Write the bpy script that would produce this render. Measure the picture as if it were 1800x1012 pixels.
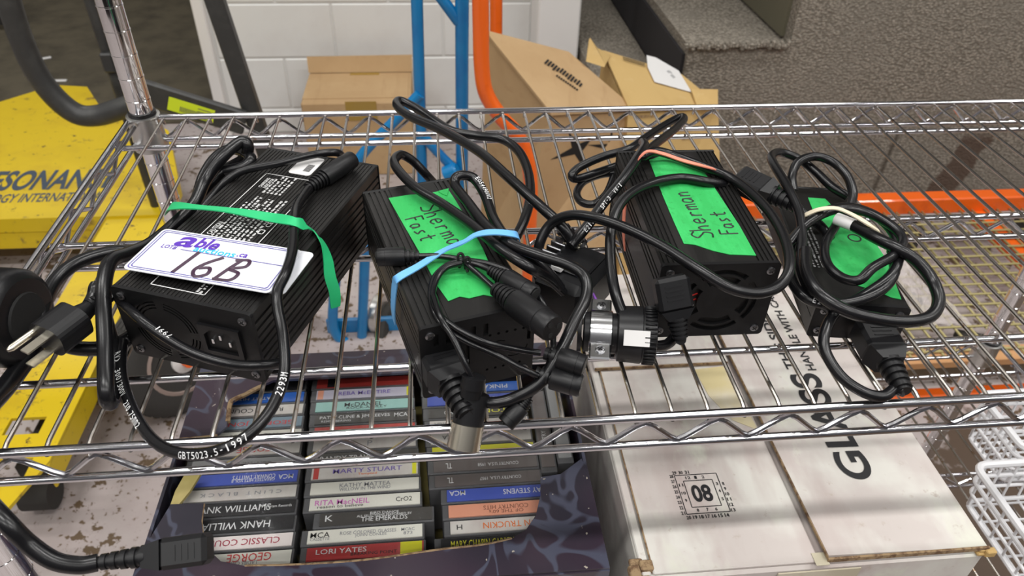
import bpy, bmesh, math, random
from mathutils import Vector, Matrix
random.seed(7)
for o in list(bpy.data.objects): bpy.data.objects.remove(o)
SC = bpy.context.scene
COL = SC.collection
V = Vector
SZ = 1.0                       # height of the upper shelf deck above the floor
# ------------------------------------------------------------------ camera
FPX = 1313.2
RM = ((0.99518726, -0.094725, 0.02508962), (-0.0391207, -0.61881097, -0.7845652), (0.08984368, 0.77980777, -0.6195385))
CAM = V((0.28034965, -0.32983727, 0.3773542 + SZ))
cd = bpy.data.cameras.new('camera'); cam = bpy.data.objects.new('camera', cd); COL.objects.link(cam)
cd.sensor_width = 36; cd.lens = FPX * 36 / 1800; cd.clip_start = .02; cd.clip_end = 60
r_, d_, f_ = [V(a).normalized() for a in RM]
m = Matrix((( r_.x, -d_.x, -f_.x), (r_.y, -d_.y, -f_.y), (r_.z, -d_.z, -f_.z))).to_4x4()
m.translation = CAM; cam.matrix_world = m
cd.dof.use_dof = True; cd.dof.focus_distance = .58; cd.dof.aperture_fstop = 13
SC.camera = cam
# ------------------------------------------------------------------ world, lights, exposure
W = bpy.data.worlds.new('world'); SC.world = W; W.use_nodes = True
W.node_tree.nodes['Background'].inputs[0].default_value = (.93, .96, 1, 1)
W.node_tree.nodes['Background'].inputs[1].default_value = .12
def lamp(name, loc, sx, sy, power, col=(1, .985, .96)):
    l = bpy.data.lights.new(name, 'AREA'); l.shape = 'RECTANGLE'; l.size = sx; l.size_y = sy; l.energy = power; l.color = col
    o = bpy.data.objects.new(name, l); COL.objects.link(o); o.location = loc; return o
for y, p in ((-2.3, 26), (-.75, 30), (1.0, 24)):
    for x in (-2.3, -.3, 1.7, 3.7): lamp('ceiling_tube_lamp', (x, y, 3.75), 1.25, .14, p)
lamp('doorway_fill', (-2.2, 4.2, 3.7), 1.25, .14, 40)  # unseen fill light, added to lift the dark floor beyond the doorway
SC.view_settings.view_transform = 'Standard'; SC.view_settings.look = 'None'
SC.view_settings.exposure = .08; SC.view_settings.gamma = 1
# ------------------------------------------------------------------ helpers
def ray(px, py):
    a, b = (px - 900) / FPX, (py - 506) / FPX
    return V([RM[0][i] * a + RM[1][i] * b + RM[2][i] for i in range(3)])
def P(px, py, h):              # point of the place at height h above the upper deck
    d = ray(px, py); return CAM + d * ((h + SZ - CAM.z) / d.z)
def PY(px, py, y):             # point on the upright plane at depth y
    d = ray(px, py); return CAM + d * ((y - CAM.y) / d.y)
ORG = {}
def root_org(p): return ORG[p.name] if p is not None else V((0, 0, 0))
class MB:
    def __init__(s): s.v = []; s.f = []; s.sm = []
    def add(s, vs, fs, smooth=False, T=None):
        n = len(s.v); s.v += [T(V(a)) if T else V(a) for a in vs]
        s.f += [tuple(i + n for i in f) for f in fs]; s.sm += [smooth] * len(fs); return s
    def box(s, c, size, T=None, b=0.0):
        x, y, z = [a / 2 for a in size]; c = V(c)
        if b <= 0:
            vs = [c + V((sx * x, sy * y, sz * z)) for sx in (-1, 1) for sy in (-1, 1) for sz in (-1, 1)]
            fs = [(0, 1, 3, 2), (4, 6, 7, 5), (0, 4, 5, 1), (2, 3, 7, 6), (0, 2, 6, 4), (1, 5, 7, 3)]
            return s.add(vs, fs, False, T)
        b = min(b, x * .95, y * .95, z * .95); vs = []; ix = {}
        for sx in (-1, 1):
            for sy in (-1, 1):
                for sz in (-1, 1):
                    for ax in range(3):
                        q = [x - b, y - b, z - b]; q[ax] += b
                        ix[(sx, sy, sz, ax)] = len(vs); vs.append(c + V((sx * q[0], sy * q[1], sz * q[2])))
        fs = []
        for ax in range(3):
            o1, o2 = [a for a in range(3) if a != ax]
            for sg in (-1, 1):
                f = []
                for a, bb in ((-1, -1), (1, -1), (1, 1), (-1, 1)):
                    k = [0, 0, 0]; k[ax] = sg; k[o1] = a; k[o2] = bb; f.append(ix[(k[0], k[1], k[2], ax)])
                fs.append(tuple(f))
            for a in (-1, 1):
                for bb in (-1, 1):
                    k1 = [0, 0, 0]; k1[o1] = a; k1[o2] = bb; k2 = list(k1); k1[ax] = -1; k2[ax] = 1
                    fs.append((ix[(*k1, o1)], ix[(*k2, o1)], ix[(*k2, o2)], ix[(*k1, o2)]))
        for sx in (-1, 1):
            for sy in (-1, 1):
                for sz in (-1, 1): fs.append(tuple(ix[(sx, sy, sz, ax)] for ax in range(3)))
        return s.add(vs, fs, False, T)
    def tube(s, pts, r, n=10, closed=False, T=None, flat=None):
        pts = [V(p) for p in pts]; N = len(pts); rs = r if isinstance(r, (list, tuple)) else [r] * N
        tg = []
        for i in range(N):
            a = pts[(i - 1) % N] if (closed or i > 0) else pts[i]; b = pts[(i + 1) % N] if (closed or i < N - 1) else pts[i]
            t = (b - a); tg.append(t.normalized() if t.length > 1e-9 else V((0, 0, 1)))
        up = V((0, 0, 1)) if abs(tg[0].z) < .9 else V((0, 1, 0))
        nx = (up - tg[0] * up.dot(tg[0])).normalized(); vs = []; fs = []
        for i in range(N):
            nx = nx - tg[i] * nx.dot(tg[i])
            nx = nx.normalized() if nx.length > 1e-6 else V((1, 0, 0))
            bn = tg[i].cross(nx)
            for k in range(n):
                a = 2 * math.pi * k / n; vs.append(pts[i] + (nx * math.cos(a) + bn * math.sin(a)) * rs[i])
        for i in range(N - (0 if closed else 1)):
            j = (i + 1) % N
            for k in range(n): l = (k + 1) % n; fs.append((i * n + k, i * n + l, j * n + l, j * n + k))
        s.add(vs, fs, True, T)
        if not closed:
            b0 = len(s.v) - len(vs); s.f += [tuple(b0 + k for k in range(n))[::-1], tuple(b0 + (N - 1) * n + k for k in range(n))]; s.sm += [False, False]
        return s
    def lathe(s, prof, p0, ax, n=16, smooth=True):      # prof: (distance along axis, radius)
        p0 = V(p0); ax = V(ax).normalized(); u = ax.orthogonal().normalized(); w = ax.cross(u); vs = []; fs = []
        for z, r in prof:
            for k in range(n):
                a = 2 * math.pi * k / n; vs.append(p0 + ax * z + (u * math.cos(a) + w * math.sin(a)) * max(r, 1e-5))
        for i in range(len(prof) - 1):
            for k in range(n): l = (k + 1) % n; fs.append((i * n + k, i * n + l, (i + 1) * n + l, (i + 1) * n + k))
        b0 = len(s.v); s.add(vs, fs, smooth); e = (len(prof) - 1) * n
        s.f += [tuple(b0 + k for k in range(n))[::-1], tuple(b0 + e + k for k in range(n))]; s.sm += [False, False]; return s
    def prism(s, poly, d):                               # poly: world points, extruded by vector d
        poly = [V(p) for p in poly]; n = len(poly); d = V(d)
        return s.add(poly + [p + d for p in poly], [tuple(range(n))[::-1], tuple(range(n, 2 * n))] + [(i, (i + 1) % n, n + (i + 1) % n, n + i) for i in range(n)])
    def hexa(s, top, bot):
        return s.add(list(top) + list(bot), [(0, 1, 2, 3), (7, 6, 5, 4), (0, 4, 5, 1), (1, 5, 6, 2), (2, 6, 7, 3), (3, 7, 4, 0)])
    def plate(s, outer, holes, th, T):                   # flat plate with holes, in local xy, thickness th about z=0
        cu = bpy.data.curves.new('tmp', 'CURVE'); cu.dimensions = '2D'; cu.fill_mode = 'BOTH'; cu.extrude = th / 2
        for loop in [outer] + list(holes):
            sp = cu.splines.new('POLY'); sp.points.add(len(loop) - 1); sp.use_cyclic_u = True
            for q, p in zip(sp.points, loop): q.co = (p[0], p[1], 0, 1)
        o = bpy.data.objects.new('tmp', cu); me = bpy.data.meshes.new_from_object(o)
        s.add([v.co.copy() for v in me.vertices], [tuple(p.vertices) for p in me.polygons], False, T)
        bpy.data.objects.remove(o); bpy.data.curves.remove(cu); bpy.data.meshes.remove(me); return s
    def mesh(s, name, mat, org):
        bm = bmesh.new(); vv = [bm.verts.new(v - org) for v in s.v]
        for f, sm in zip(s.f, s.sm):
            try: q = bm.faces.new([vv[i] for i in f]); q.smooth = sm
            except ValueError: pass
        bmesh.ops.recalc_face_normals(bm, faces=bm.faces[:])
        for e in bm.edges:
            if len(e.link_faces) == 2 and e.calc_face_angle(0) > .7: e.smooth = False
        me = bpy.data.meshes.new(name); bm.to_mesh(me); bm.free()
        if mat: me.materials.append(MAT[mat])
        return me
    def build(s, name, mat, parent=None, label=None, cat=None, group=None, kind=None):
        if parent is None:
            lo = V([min(v[i] for v in s.v) for i in range(3)]); hi = V([max(v[i] for v in s.v) for i in range(3)])
            org = V(((lo.x + hi.x) / 2, (lo.y + hi.y) / 2, lo.z))
        else: org = root_org(parent)
        o = bpy.data.objects.new(name, s.mesh(name, mat, org)); COL.objects.link(o)
        if parent is None: o.location = org
        else: o.parent = parent
        ORG[o.name] = org; tag(o, label, cat, group, kind); return o
def tag(o, label=None, cat=None, group=None, kind=None):
    for k, v in (('label', label), ('category', cat), ('group', group), ('kind', kind)):
        if v: o[k] = v
    return o
def thing(name, loc, label, cat, group=None, kind=None):
    o = bpy.data.objects.new(name, None); COL.objects.link(o); o.location = loc; o.empty_display_size = .05
    ORG[o.name] = V(loc); return tag(o, label, cat, group, kind)
def inst(name, me, parent, loc):                          # a piece sharing mesh data, at a world place
    o = bpy.data.objects.new(name, me); COL.objects.link(o); o.parent = parent; o.location = V(loc) - root_org(parent); ORG[o.name] = root_org(parent); return o
def spline(pts, n=8, closed=False):
    pts = [V(p) for p in pts]; N = len(pts); out = []
    for i in range(N if closed else N - 1):
        g = lambda k: pts[k % N] if closed else pts[max(0, min(N - 1, k))]
        a, b, c, d = g(i - 1), g(i), g(i + 1), g(i + 2)
        for j in range(n):
            t = j / n; out.append(.5 * (2 * b + (c - a) * t + (2 * a - 5 * b + 4 * c - d) * t * t + (3 * b - 3 * c + d - a) * t ** 3))
    if not closed: out.append(pts[-1])
    return out
def frame(o, x, y, z): o, x, y, z = V(o), V(x), V(y), V(z); return lambda p: o + x * p.x + y * p.y + z * p.z
def rot2(o, ang, zrot=None):
    c, s = math.cos(ang), math.sin(ang); return frame(o, (c, s, 0), (-s, c, 0), (0, 0, 1))
GL = {}
def glyph(txt, bold=0.0):
    k = (txt, bold)
    if k not in GL:
        cu = bpy.data.curves.new('tmp', 'FONT'); cu.body = txt; cu.resolution_u = 8 if txt in ('GLASS', '08', 'a', 'ble', 'RESONANCE', 'THIS SIDE UP') else 2; cu.offset = bold
        o = bpy.data.objects.new('tmp', cu); me = bpy.data.meshes.new_from_object(o)
        GL[k] = ([v.co.copy() for v in me.vertices], [tuple(p.vertices) for p in me.polygons])
        bpy.data.objects.remove(o); bpy.data.curves.remove(cu); bpy.data.meshes.remove(me)
    return GL[k]
def text(mb, txt, T, cx, cy, w, h, z=.0003, bold=.006, flip=False, slant=0):     # fit a line of lettering in a w x h field
    vs, fs = glyph(txt, bold)
    if not vs: return
    x0 = min(v.x for v in vs); x1 = max(v.x for v in vs); y0 = min(v.y for v in vs); y1 = max(v.y for v in vs)
    sg = -1 if flip else 1; out = []
    for v in vs:
        a = ((v.x - x0) / (x1 - x0) - .5) * w; b = ((v.y - y0) / max(y1 - y0, 1e-6) - .5) * h
        out.append(V((cx + sg * (a + slant * b), cy + sg * b, z)))
    n = len(mb.v); mb.v += [T(v) for v in out]; mb.f += [tuple(i + n for i in f) for f in fs]; mb.sm += [False] * len(fs)
def flatmesh(mb, name, mat, parent):                     # lettering is open: keep its faces as they are
    org = root_org(parent); me = bpy.data.meshes.new(name); me.from_pydata([tuple(v - org) for v in mb.v], [], mb.f); me.materials.append(MAT[mat])
    o = bpy.data.objects.new(name, me); COL.objects.link(o); o.parent = parent; ORG[o.name] = org; return o
def stroke(mb, polylines, T, r=.0006, z=0.0):
    for pl in polylines: mb.tube([T(V((a, b, z))) for a, b in pl], r, 5)
STR = {'S': [[(.75, .85), (.45, 1), (.15, .8), (.4, .55), (.65, .35), (.5, .05), (.1, .1)]], 'h': [[(.1, 1), (.12, .5), (.1, 0)], [(.1, .3), (.35, .5), (.5, .3), (.5, 0)]],
       'e': [[(.1, .28), (.5, .3), (.4, .52), (.15, .45), (.1, .15), (.3, 0), (.55, .1)]], 'r': [[(.15, .5), (.15, 0)], [(.15, .3), (.3, .48), (.5, .45)]],
       'm': [[(.05, .5), (.08, 0)], [(.08, .35), (.25, .5), (.35, .3), (.33, 0)], [(.34, .35), (.5, .5), (.6, .3), (.62, 0)]], 'a': [[(.5, .45), (.2, .5), (.08, .2), (.25, 0), (.48, .2), (.5, .45), (.55, 0)]],
       'n': [[(.1, .5), (.1, 0)], [(.1, .3), (.3, .5), (.45, .35), (.48, 0)]], 'F': [[(.15, 1), (.12, 0)], [(.15, 1), (.65, .95)], [(.13, .55), (.5, .55)]],
       's': [[(.5, .5), (.2, .45), (.3, .25), (.45, .1), (.1, 0)]], 't': [[(.3, .9), (.28, .1), (.5, 0)], [(.05, .55), (.55, .6)]],
       '1': [[(.55, 1), (.3, 0)]], '6': [[(.75, .95), (.35, .6), (.15, .25), (.35, 0), (.68, .15), (.6, .42), (.25, .35)]],
       'B': [[(.5, .95), (.3, .5), (.12, 0)], [(.3, .92), (.75, 1), (.8, .72), (.35, .52), (.75, .4), (.65, .08), (.08, .02)]], 'O': [[(.5 + .45 * math.cos(a * .45), .5 + .35 * math.sin(a * .45)) for a in range(15)]]}
def hand(mb, word, T, x, y, size, adv, r=.0007):
    for ch in word:
        stroke(mb, [spline([V((x + a * size * .8, y + b * size, 0)) for a, b in pl], 5) and [(q.x, q.y) for q in spline([V((x + a * size * .8, y + b * size, 0)) for a, b in pl], 5)] for pl in STR[ch]], T, r)
        x += adv * size
# ------------------------------------------------------------------ materials
MAT = {}
def mat(name, col, rough=.5, metal=0.0, spec=.5, coat=0.0, bump=None, vary=None, spots=None, aniso=0, alpha=None):
    m_ = bpy.data.materials.new(name); m_.use_nodes = True; nt = m_.node_tree; N = nt.nodes; L = nt.links; b = N['Principled BSDF']; MAT[name] = m_
    b.inputs['Base Color'].default_value = (*col, 1); b.inputs['Roughness'].default_value = rough; b.inputs['Metallic'].default_value = metal
    b.inputs['Specular IOR Level'].default_value = spec; b.inputs['Coat Weight'].default_value = coat
    tc = N.new('ShaderNodeTexCoord'); pos = N.new('ShaderNodeNewGeometry').outputs['Position'] if name in ('wire_chrome', 'chrome') else tc.outputs['Object']
    def noise(scale, detail=4, rgh=.6, stretch=None):
        n = N.new('ShaderNodeTexNoise'); n.inputs['Scale'].default_value = scale; n.inputs['Detail'].default_value = detail; n.inputs['Roughness'].default_value = rgh
        if stretch:
            mp = N.new('ShaderNodeMapping'); mp.inputs['Scale'].default_value = stretch; L.new(pos, mp.inputs[0]); L.new(mp.outputs[0], n.inputs[0])
        else: L.new(pos, n.inputs[0])
        return n.outputs[0]
    def mix(fac, a, bcol):
        x = N.new('ShaderNodeMix'); x.data_type = 'RGBA'; L.new(fac, x.inputs[0])
        if isinstance(a, tuple): x.inputs[6].default_value = (*a, 1)
        else: L.new(a, x.inputs[6])
        x.inputs[7].default_value = (*bcol, 1); return x.outputs[2]
    def ramp(f, a, bb):
        x = N.new('ShaderNodeMapRange'); x.inputs[1].default_value = a; x.inputs[2].default_value = bb; L.new(f, x.inputs[0]); return x.outputs[0]
    cur = col
    for lay in (vary or []):
        sc, c2, lo, hi = lay[:4]; cur = mix(ramp(noise(sc, *(lay[4:] if len(lay) > 4 else ())), lo, hi), cur, c2)
    if not isinstance(cur, tuple): L.new(cur, b.inputs['Base Color'])
    if bump:
        bp = N.new('ShaderNodeBump'); bp.inputs['Strength'].default_value = bump[1]; bp.inputs['Distance'].default_value = bump[2]
        L.new(noise(bump[0], 3), bp.inputs['Height']); L.new(bp.outputs[0], b.inputs['Normal'])
    m_['nz'] = 0
    return m_, nt, b, tc, noise, mix, ramp
mat('chrome', (.66, .66, .69), .13, 1.0, vary=[(48, (.28, .17, .08), .645, .70, 5, .7)])
mat('post_chrome', (.86, .86, .88), .07, 1.0)
mat('collar_zinc', (.62, .62, .60), .3, 1.0)
mat('wire_chrome', (.50, .465, .43), .25, 1.0, vary=[(55, (.30, .17, .07), .60, .68, 5, .7)])
mat('anodised', (.010, .0095, .0092), .38, .0, spec=.32, bump=(900, .06, .0003), vary=[(60, (.028, .026, .025), .5, .8, 4, .6, (1, .06, 1))])
mat('black_plate', (.006, .006, .0065), .42, 0, spec=.28, bump=(1500, .08, .0002))
mat('black_plastic', (.006, .006, .007), .36, spec=.4)
mat('matt_black', (.006, .006, .006), .8)
mat('cord_rubber', (.006, .006, .007), .27, spec=.42, bump=(250, .05, .0004))
mat('thin_cord', (.005, .005, .006), .24, spec=.45)
mat('plug_rubber', (.007, .007, .008), .40, spec=.35, bump=(700, .06, .0003))
mat('screw', (.25, .25, .26), .3, 1.0)
mat('bright_steel', (.80, .81, .82), .2, 1.0)
mat('brass_steel', (.75, .70, .58), .25, 1.0)
mat('tape_green', (.022, .40, .085), .62, vary=[(60, (.04, .52, .13), .45, .7, 5, .7, (1, .25, 1)), (180, (.014, .29, .055), .58, .75)], bump=(500, .25, .0005))
mat('ink', (.012, .012, .014), .6)
mat('tag_paper', (.80, .82, .86), .45, vary=[(35, (.70, .71, .76), .58, .75)])
mat('tag_purple', (.10, .03, .42), .5); mat('tag_blue', (.02, .48, .78), .5); mat('tag_line', (.13, .11, .38), .5); mat('tag_ink', (.05, .018, .045), .5)
mat('print_white', (.78, .78, .78), .6); mat('print_grey', (.42, .42, .42), .6)
mat('band_green', (.02, .50, .18), .5); mat('band_blue', (.16, .46, .85), .5); mat('band_salmon', (.85, .27, .18), .5); mat('band_cream', (.72, .64, .48), .6)
mat('purple_wire', (.25, .05, .5), .4); mat('red_wire', (.8, .03, .02), .4)
mat('paint_blue', (.003, .18, .43), .32, coat=.3, vary=[(12, (.004, .12, .36), .5, .75)])
mat('paint_orange', (.85, .13, .008), .32, coat=.3, vary=[(14, (.62, .08, .005), .55, .8)])
mat('paint_yellow', (.66, .47, .008), .42, vary=[(5, (.55, .37, .01), .5, .7), (9, (.22, .14, .03), .585, .66, 6, .75), (34, (.10, .06, .02), .62, .68, 5, .7)])
mat('yellow_print', (.05, .07, .10), .7)
mat('dark_frame', (.032, .032, .031), .45, vary=[(20, (.06, .06, .055), .5, .8)])
mat('label_lime', (.62, .75, .02), .5)
mat('card_tan', (.46, .30, .15), .8, vary=[(4, (.53, .36, .19), .4, .7), (25, (.40, .25, .12), .55, .8, 4, .6, (1, .1, 1))], bump=(60, .1, .002))
mat('card_gold', (.56, .38, .15), .8, vary=[(5, (.49, .32, .12), .45, .7), (30, (.60, .43, .20), .6, .8)], bump=(60, .1, .002))
mat('card_edge', (.34, .235, .13), .9, vary=[(160, (.15, .085, .045), .45, .6)])
mat('card_inside', (.36, .30, .10), .85, vary=[(10, (.55, .45, .20), .5, .7)])
mat('pack_tape', (.34, .21, .03), .18, coat=.6)
mat('clear_tape', (.58, .53, .40), .15, coat=.8)
mat('card_white', (.58, .525, .495), .65, vary=[(10, (.68, .66, .61), .44, .60), (16, (.50, .425, .40), .50, .68, 4, .6, (1, .3, 1)), (26, (.66, .655, .57), .58, .70, 4, .6, (1, .5, 1)), (90, (.48, .41, .36), .64, .78)], bump=(45, .12, .002))
mat('card_stained', (.66, .56, .30), .7, vary=[(9, (.72, .68, .60), .45, .65)])
mat('white_board', (.72, .70, .67), .6)
mat('label_white', (.76, .75, .74), .5)
mat('teal_hub', (.70, .68, .66), .4)
mat('tyre', (.035, .033, .030), .8, bump=(120, .3, .002))
mat('rim_pink', (.30, .23, .20), .5)
mat('wood', (.36, .14, .03), .6, vary=[(8, (.48, .22, .06), .4, .7, 4, .6, (1, 1, .1))])
mat('wood_pale', (.55, .28, .12), .6, vary=[(8, (.62, .36, .18), .4, .7, 4, .6, (.1, 1, 1))])
mat('mesh_wire', (.42, .36, .16), .5, .3)
mat('basket_white', (.78, .78, .80), .3, coat=.4)
mat('panel_olive', (.13, .12, .08), .6)
mat('green_plastic', (.08, .16, .06), .5)
mat('stone_white', (.78, .78, .76), .55)
mat('block_paint', (.74, .74, .72), .5, vary=[(6, (.70, .69, .67), .45, .7)], bump=(70, .10, .002))
mat('mortar', (.66, .66, .64), .7)
mat('ceiling_paint', (.22, .22, .21), .8)
mat('wall_paint', (.42, .41, .40), .7)
mat('dark_floor', (.10, .083, .052), .7, vary=[(7, (.055, .045, .028), .4, .7), (30, (.11, .09, .06), .6, .8)])
mat('front_paint', (.10, .10, .11), .7)
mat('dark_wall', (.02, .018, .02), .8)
mat('column_white', (.76, .74, .72), .5)
m_, nt, b, tc, noise, mix, ramp = mat('concrete', (.56, .50, .47), .6, bump=(25, .08, .003))
c1 = mix(ramp(noise(5, 4), .4, .7), (.38, .325, .315), (.45, .405, .39)); c1 = mix(ramp(noise(60, 3), .55, .8), c1, (.29, .24, .22))
c1 = mix(ramp(noise(24, 6, .62), .590, .605), c1, (.11, .072, .04)); c1 = mix(ramp(noise(60, 4, .6), .625, .64), c1, (.12, .078, .045))
gp = nt.nodes.new('ShaderNodeNewGeometry'); sp_ = nt.nodes.new('ShaderNodeSeparateXYZ'); nt.links.new(gp.outputs['Position'], sp_.inputs[0])
def mth(op, a, b_):
    x = nt.nodes.new('ShaderNodeMath'); x.operation = op
    for i, q in enumerate((a, b_)):
        if isinstance(q, (int, float)): x.inputs[i].default_value = q
        elif q is not None: nt.links.new(q, x.inputs[i])
    return x.outputs[0]
w_ = mth('MULTIPLY', noise(4, 5, .65), .7)       # bare, unpainted floor under the right end of the unit
c1 = mix(mth('MULTIPLY', ramp(mth('ADD', sp_.outputs[0], w_), 1.28, 1.32), ramp(mth('ADD', sp_.outputs[1], w_), 1.12, 1.08)), c1, (.085, .055, .036))
nt.links.new(c1, b.inputs['Base Color'])
m_, nt, b, tc, noise, mix, ramp = mat('carpet', (.2, .2, .18), .95, spec=.1)
vo = nt.nodes.new('ShaderNodeTexVoronoi'); vo.inputs['Scale'].default_value = 95; mp = nt.nodes.new('ShaderNodeMapping'); mp.inputs['Scale'].default_value = (1, 1, 1.7); mp.inputs['Rotation'].default_value = (0, .6, .5)
nt.links.new(tc.outputs['Object'], mp.inputs[0]); nt.links.new(mp.outputs[0], vo.inputs[0])
c1 = mix(ramp(vo.outputs[0], .15, .65), (.33, .295, .245), (.155, .137, .112)); c1 = mix(ramp(noise(3, 4), .45, .7), c1, (.20, .18, .15)); c1 = mix(ramp(noise(130, 3), .56, .70), c1, (.42, .38, .325))
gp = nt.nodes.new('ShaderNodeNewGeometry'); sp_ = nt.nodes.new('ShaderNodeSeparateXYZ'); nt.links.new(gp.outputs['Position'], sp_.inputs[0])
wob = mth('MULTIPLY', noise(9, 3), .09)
for cx, sl_, hw, ztop, cc_ in ((2.02, .25, .050, .27, (.105, .075, .058)), (1.735, .06, .005, .30, (.09, .075, .06))):       # a dark slanting band and a seam in the carpet
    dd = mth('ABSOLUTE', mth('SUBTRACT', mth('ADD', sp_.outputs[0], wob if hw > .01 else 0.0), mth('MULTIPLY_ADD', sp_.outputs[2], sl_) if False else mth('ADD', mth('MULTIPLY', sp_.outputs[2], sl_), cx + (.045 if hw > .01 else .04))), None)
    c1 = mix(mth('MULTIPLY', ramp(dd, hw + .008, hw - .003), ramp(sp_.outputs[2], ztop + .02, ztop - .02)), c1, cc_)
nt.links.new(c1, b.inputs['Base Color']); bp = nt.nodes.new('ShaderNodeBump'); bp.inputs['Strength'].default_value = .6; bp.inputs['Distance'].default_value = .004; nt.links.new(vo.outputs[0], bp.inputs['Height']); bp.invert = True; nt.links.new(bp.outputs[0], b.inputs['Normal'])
m_, nt, b, tc, noise, mix, ramp = mat('carton_dark', (.03, .025, .04), .33, coat=.25)
n1 = nt.nodes.new('ShaderNodeTexNoise'); n1.inputs['Scale'].default_value = 17; n1.inputs['Detail'].default_value = 1.0; n1.inputs['Distortion'].default_value = 1.3; nt.links.new(tc.outputs['Object'], n1.inputs[0])
ab = nt.nodes.new('ShaderNodeMath'); ab.operation = 'SUBTRACT'; ab.inputs[1].default_value = .5; nt.links.new(n1.outputs[0], ab.inputs[0]); a2 = nt.nodes.new('ShaderNodeMath'); a2.operation = 'ABSOLUTE'; nt.links.new(ab.outputs[0], a2.inputs[0])
c1 = mix(ramp(noise(5, 2), .4, .6), (.040, .023, .038), (.024, .022, .034)); c1 = mix(ramp(a2.outputs[0], .050, .022), c1, (.066, .070, .105)); c1 = mix(ramp(noise(160, 2), .735, .75), c1, (.40, .36, .30)); nt.links.new(c1, b.inputs['Base Color'])
# clear plastic: transparent body with a mirror skin
m_ = bpy.data.materials.new('clear_plastic'); m_.use_nodes = True; nt = m_.node_tree; nt.nodes.remove(nt.nodes['Principled BSDF']); MAT['clear_plastic'] = m_
tr = nt.nodes.new('ShaderNodeBsdfTransparent'); gl = nt.nodes.new('ShaderNodeBsdfGlossy'); gl.inputs[1].default_value = .08; lw = nt.nodes.new('ShaderNodeLayerWeight'); lw.inputs[0].default_value = .5; pw = nt.nodes.new('ShaderNodeMath'); pw.operation = 'POWER'; pw.inputs[1].default_value = 4; nt.links.new(lw.outputs['Facing'], pw.inputs[0]); fr = nt.nodes.new('ShaderNodeMath'); fr.operation = 'MULTIPLY_ADD'; fr.inputs[1].default_value = .5; fr.inputs[2].default_value = .035; nt.links.new(pw.outputs[0], fr.inputs[0]); mx = nt.nodes.new('ShaderNodeMixShader'); tr.inputs[0].default_value = (.97, .975, .975, 1)
nt.links.new(fr.outputs[0], mx.inputs[0]); nt.links.new(tr.outputs[0], mx.inputs[1]); nt.links.new(gl.outputs[0], mx.inputs[2]); nt.links.new(mx.outputs[0], nt.nodes['Material Output'].inputs[0])
m_, nt, b, tc, noise, mix, ramp = mat('plastic_film', (.80, .74, .72), .12, spec=.6, bump=(28, .8, .02)); b.inputs['Alpha'].default_value = .45
mat('case_grey', (.11, .11, .115), .18, spec=.6)
def flat(name, col): 
    if name not in MAT: mat(name, col, .35, coat=.5)
    return name
# ------------------------------------------------------------------ the setting
MB().box((0.5, 1.5, -.05), (9, 9, .1)).build('floor', 'concrete', kind='structure')
MB().box((-2.6, 4.35, .004), (4.1, 3.6, .008)).build('floor_doorway', 'dark_floor', kind='structure')
MB().box((.98, 4.35, .004), (.38, 3.6, .008)).build('floor_passage', 'dark_floor', kind='structure')
YW = 2.45
wb = MB().box(((-.525 + .64) / 2, YW + .099, 1.9), (.64 + .525, .19, 3.8)).build('wall_back', 'mortar', kind='structure')
zc = [SZ - .697 + .2 * k for k in range(-2, 17)]          # bed joints as they show behind the boxes
BME = {}
def block(x0, x1, z0, z1):
    k = (round(x1 - x0, 3), round(z1 - z0, 3))
    if k not in BME: BME[k] = MB().box((0, 0, 0), (k[0] - .006, .012, k[1] - .006), None, .004).mesh('block', 'block_paint', V((0, 0, 0)))
    inst('block', BME[k], wb, ((x0 + x1) / 2, YW + .006, (z0 + z1) / 2))
for i, z0 in enumerate(zc):
    z0b = max(z0, .0); z1 = z0 + .2
    if z1 - z0b < .03 or z1 > 2.7: continue
    off = -.282 if i % 2 == 1 else -.088
    x = off - .4 * 3
    while x < .64:
        a, bb = max(x, -.52), min(x + .4, .64)
        if bb - a > .03: block(a, bb, z0b, z1)
        x += .4
MB().box((.715, YW - .06, 1.9), (.15, .25, 3.8), None, .006).build('trim_1', 'column_white', kind='structure')
MB().box((-.545, YW + .09, 1.9), (.04, .23, 3.8), None, .004).build('trim_2', 'column_white', kind='structure')
MB().box((.5, 1.5, 3.95), (9, 9, .1)).build('ceiling', 'ceiling_paint', kind='structure')
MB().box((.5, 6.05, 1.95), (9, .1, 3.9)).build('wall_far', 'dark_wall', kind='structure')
MB().box((-4.05, 1.5, 1.95), (.1, 9, 3.9)).build('wall_left', 'wall_paint', kind='structure')
MB().box((5.05, 1.5, 1.95), (.1, 9, 3.9)).build('wall_right', 'wall_paint', kind='structure')
MB().box((.5, -3.05, 1.95), (9, .1, 3.9)).build('wall_front', 'front_paint', kind='structure')  # unseen wall added behind the camera, dark for contrast in the chrome
MB().box((-2.3, YW + .11, 3.0), (3.5, .2, 1.9)).build('wall_doorway', 'wall_paint', kind='structure')
YC = 1.79
st = thing('staircase', (1.8, YC, 0), 'grey carpeted staircase side and steps at the right', 'stairs', kind='structure')
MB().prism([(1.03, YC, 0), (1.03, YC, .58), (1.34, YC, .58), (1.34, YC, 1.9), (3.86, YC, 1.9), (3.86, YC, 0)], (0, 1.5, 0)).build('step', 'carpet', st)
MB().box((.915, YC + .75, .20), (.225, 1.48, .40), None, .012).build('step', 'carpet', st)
nz = MB(); random.seed(3)
for k in range(34):
    x = 1.02 + .31 * k / 33; q = random.uniform(.006, .012)
    nz.box((x, YC - .006, .583 + random.uniform(-.004, .006)), (.013, .02, q * 2), None, .004)
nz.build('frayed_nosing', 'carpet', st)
MB().box((1.024, YC + .74, .475), (.010, 1.44, .15)).build('riser_shade', 'dark_wall', st)  # dark sheet over the riser, stands in for its shade
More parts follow.
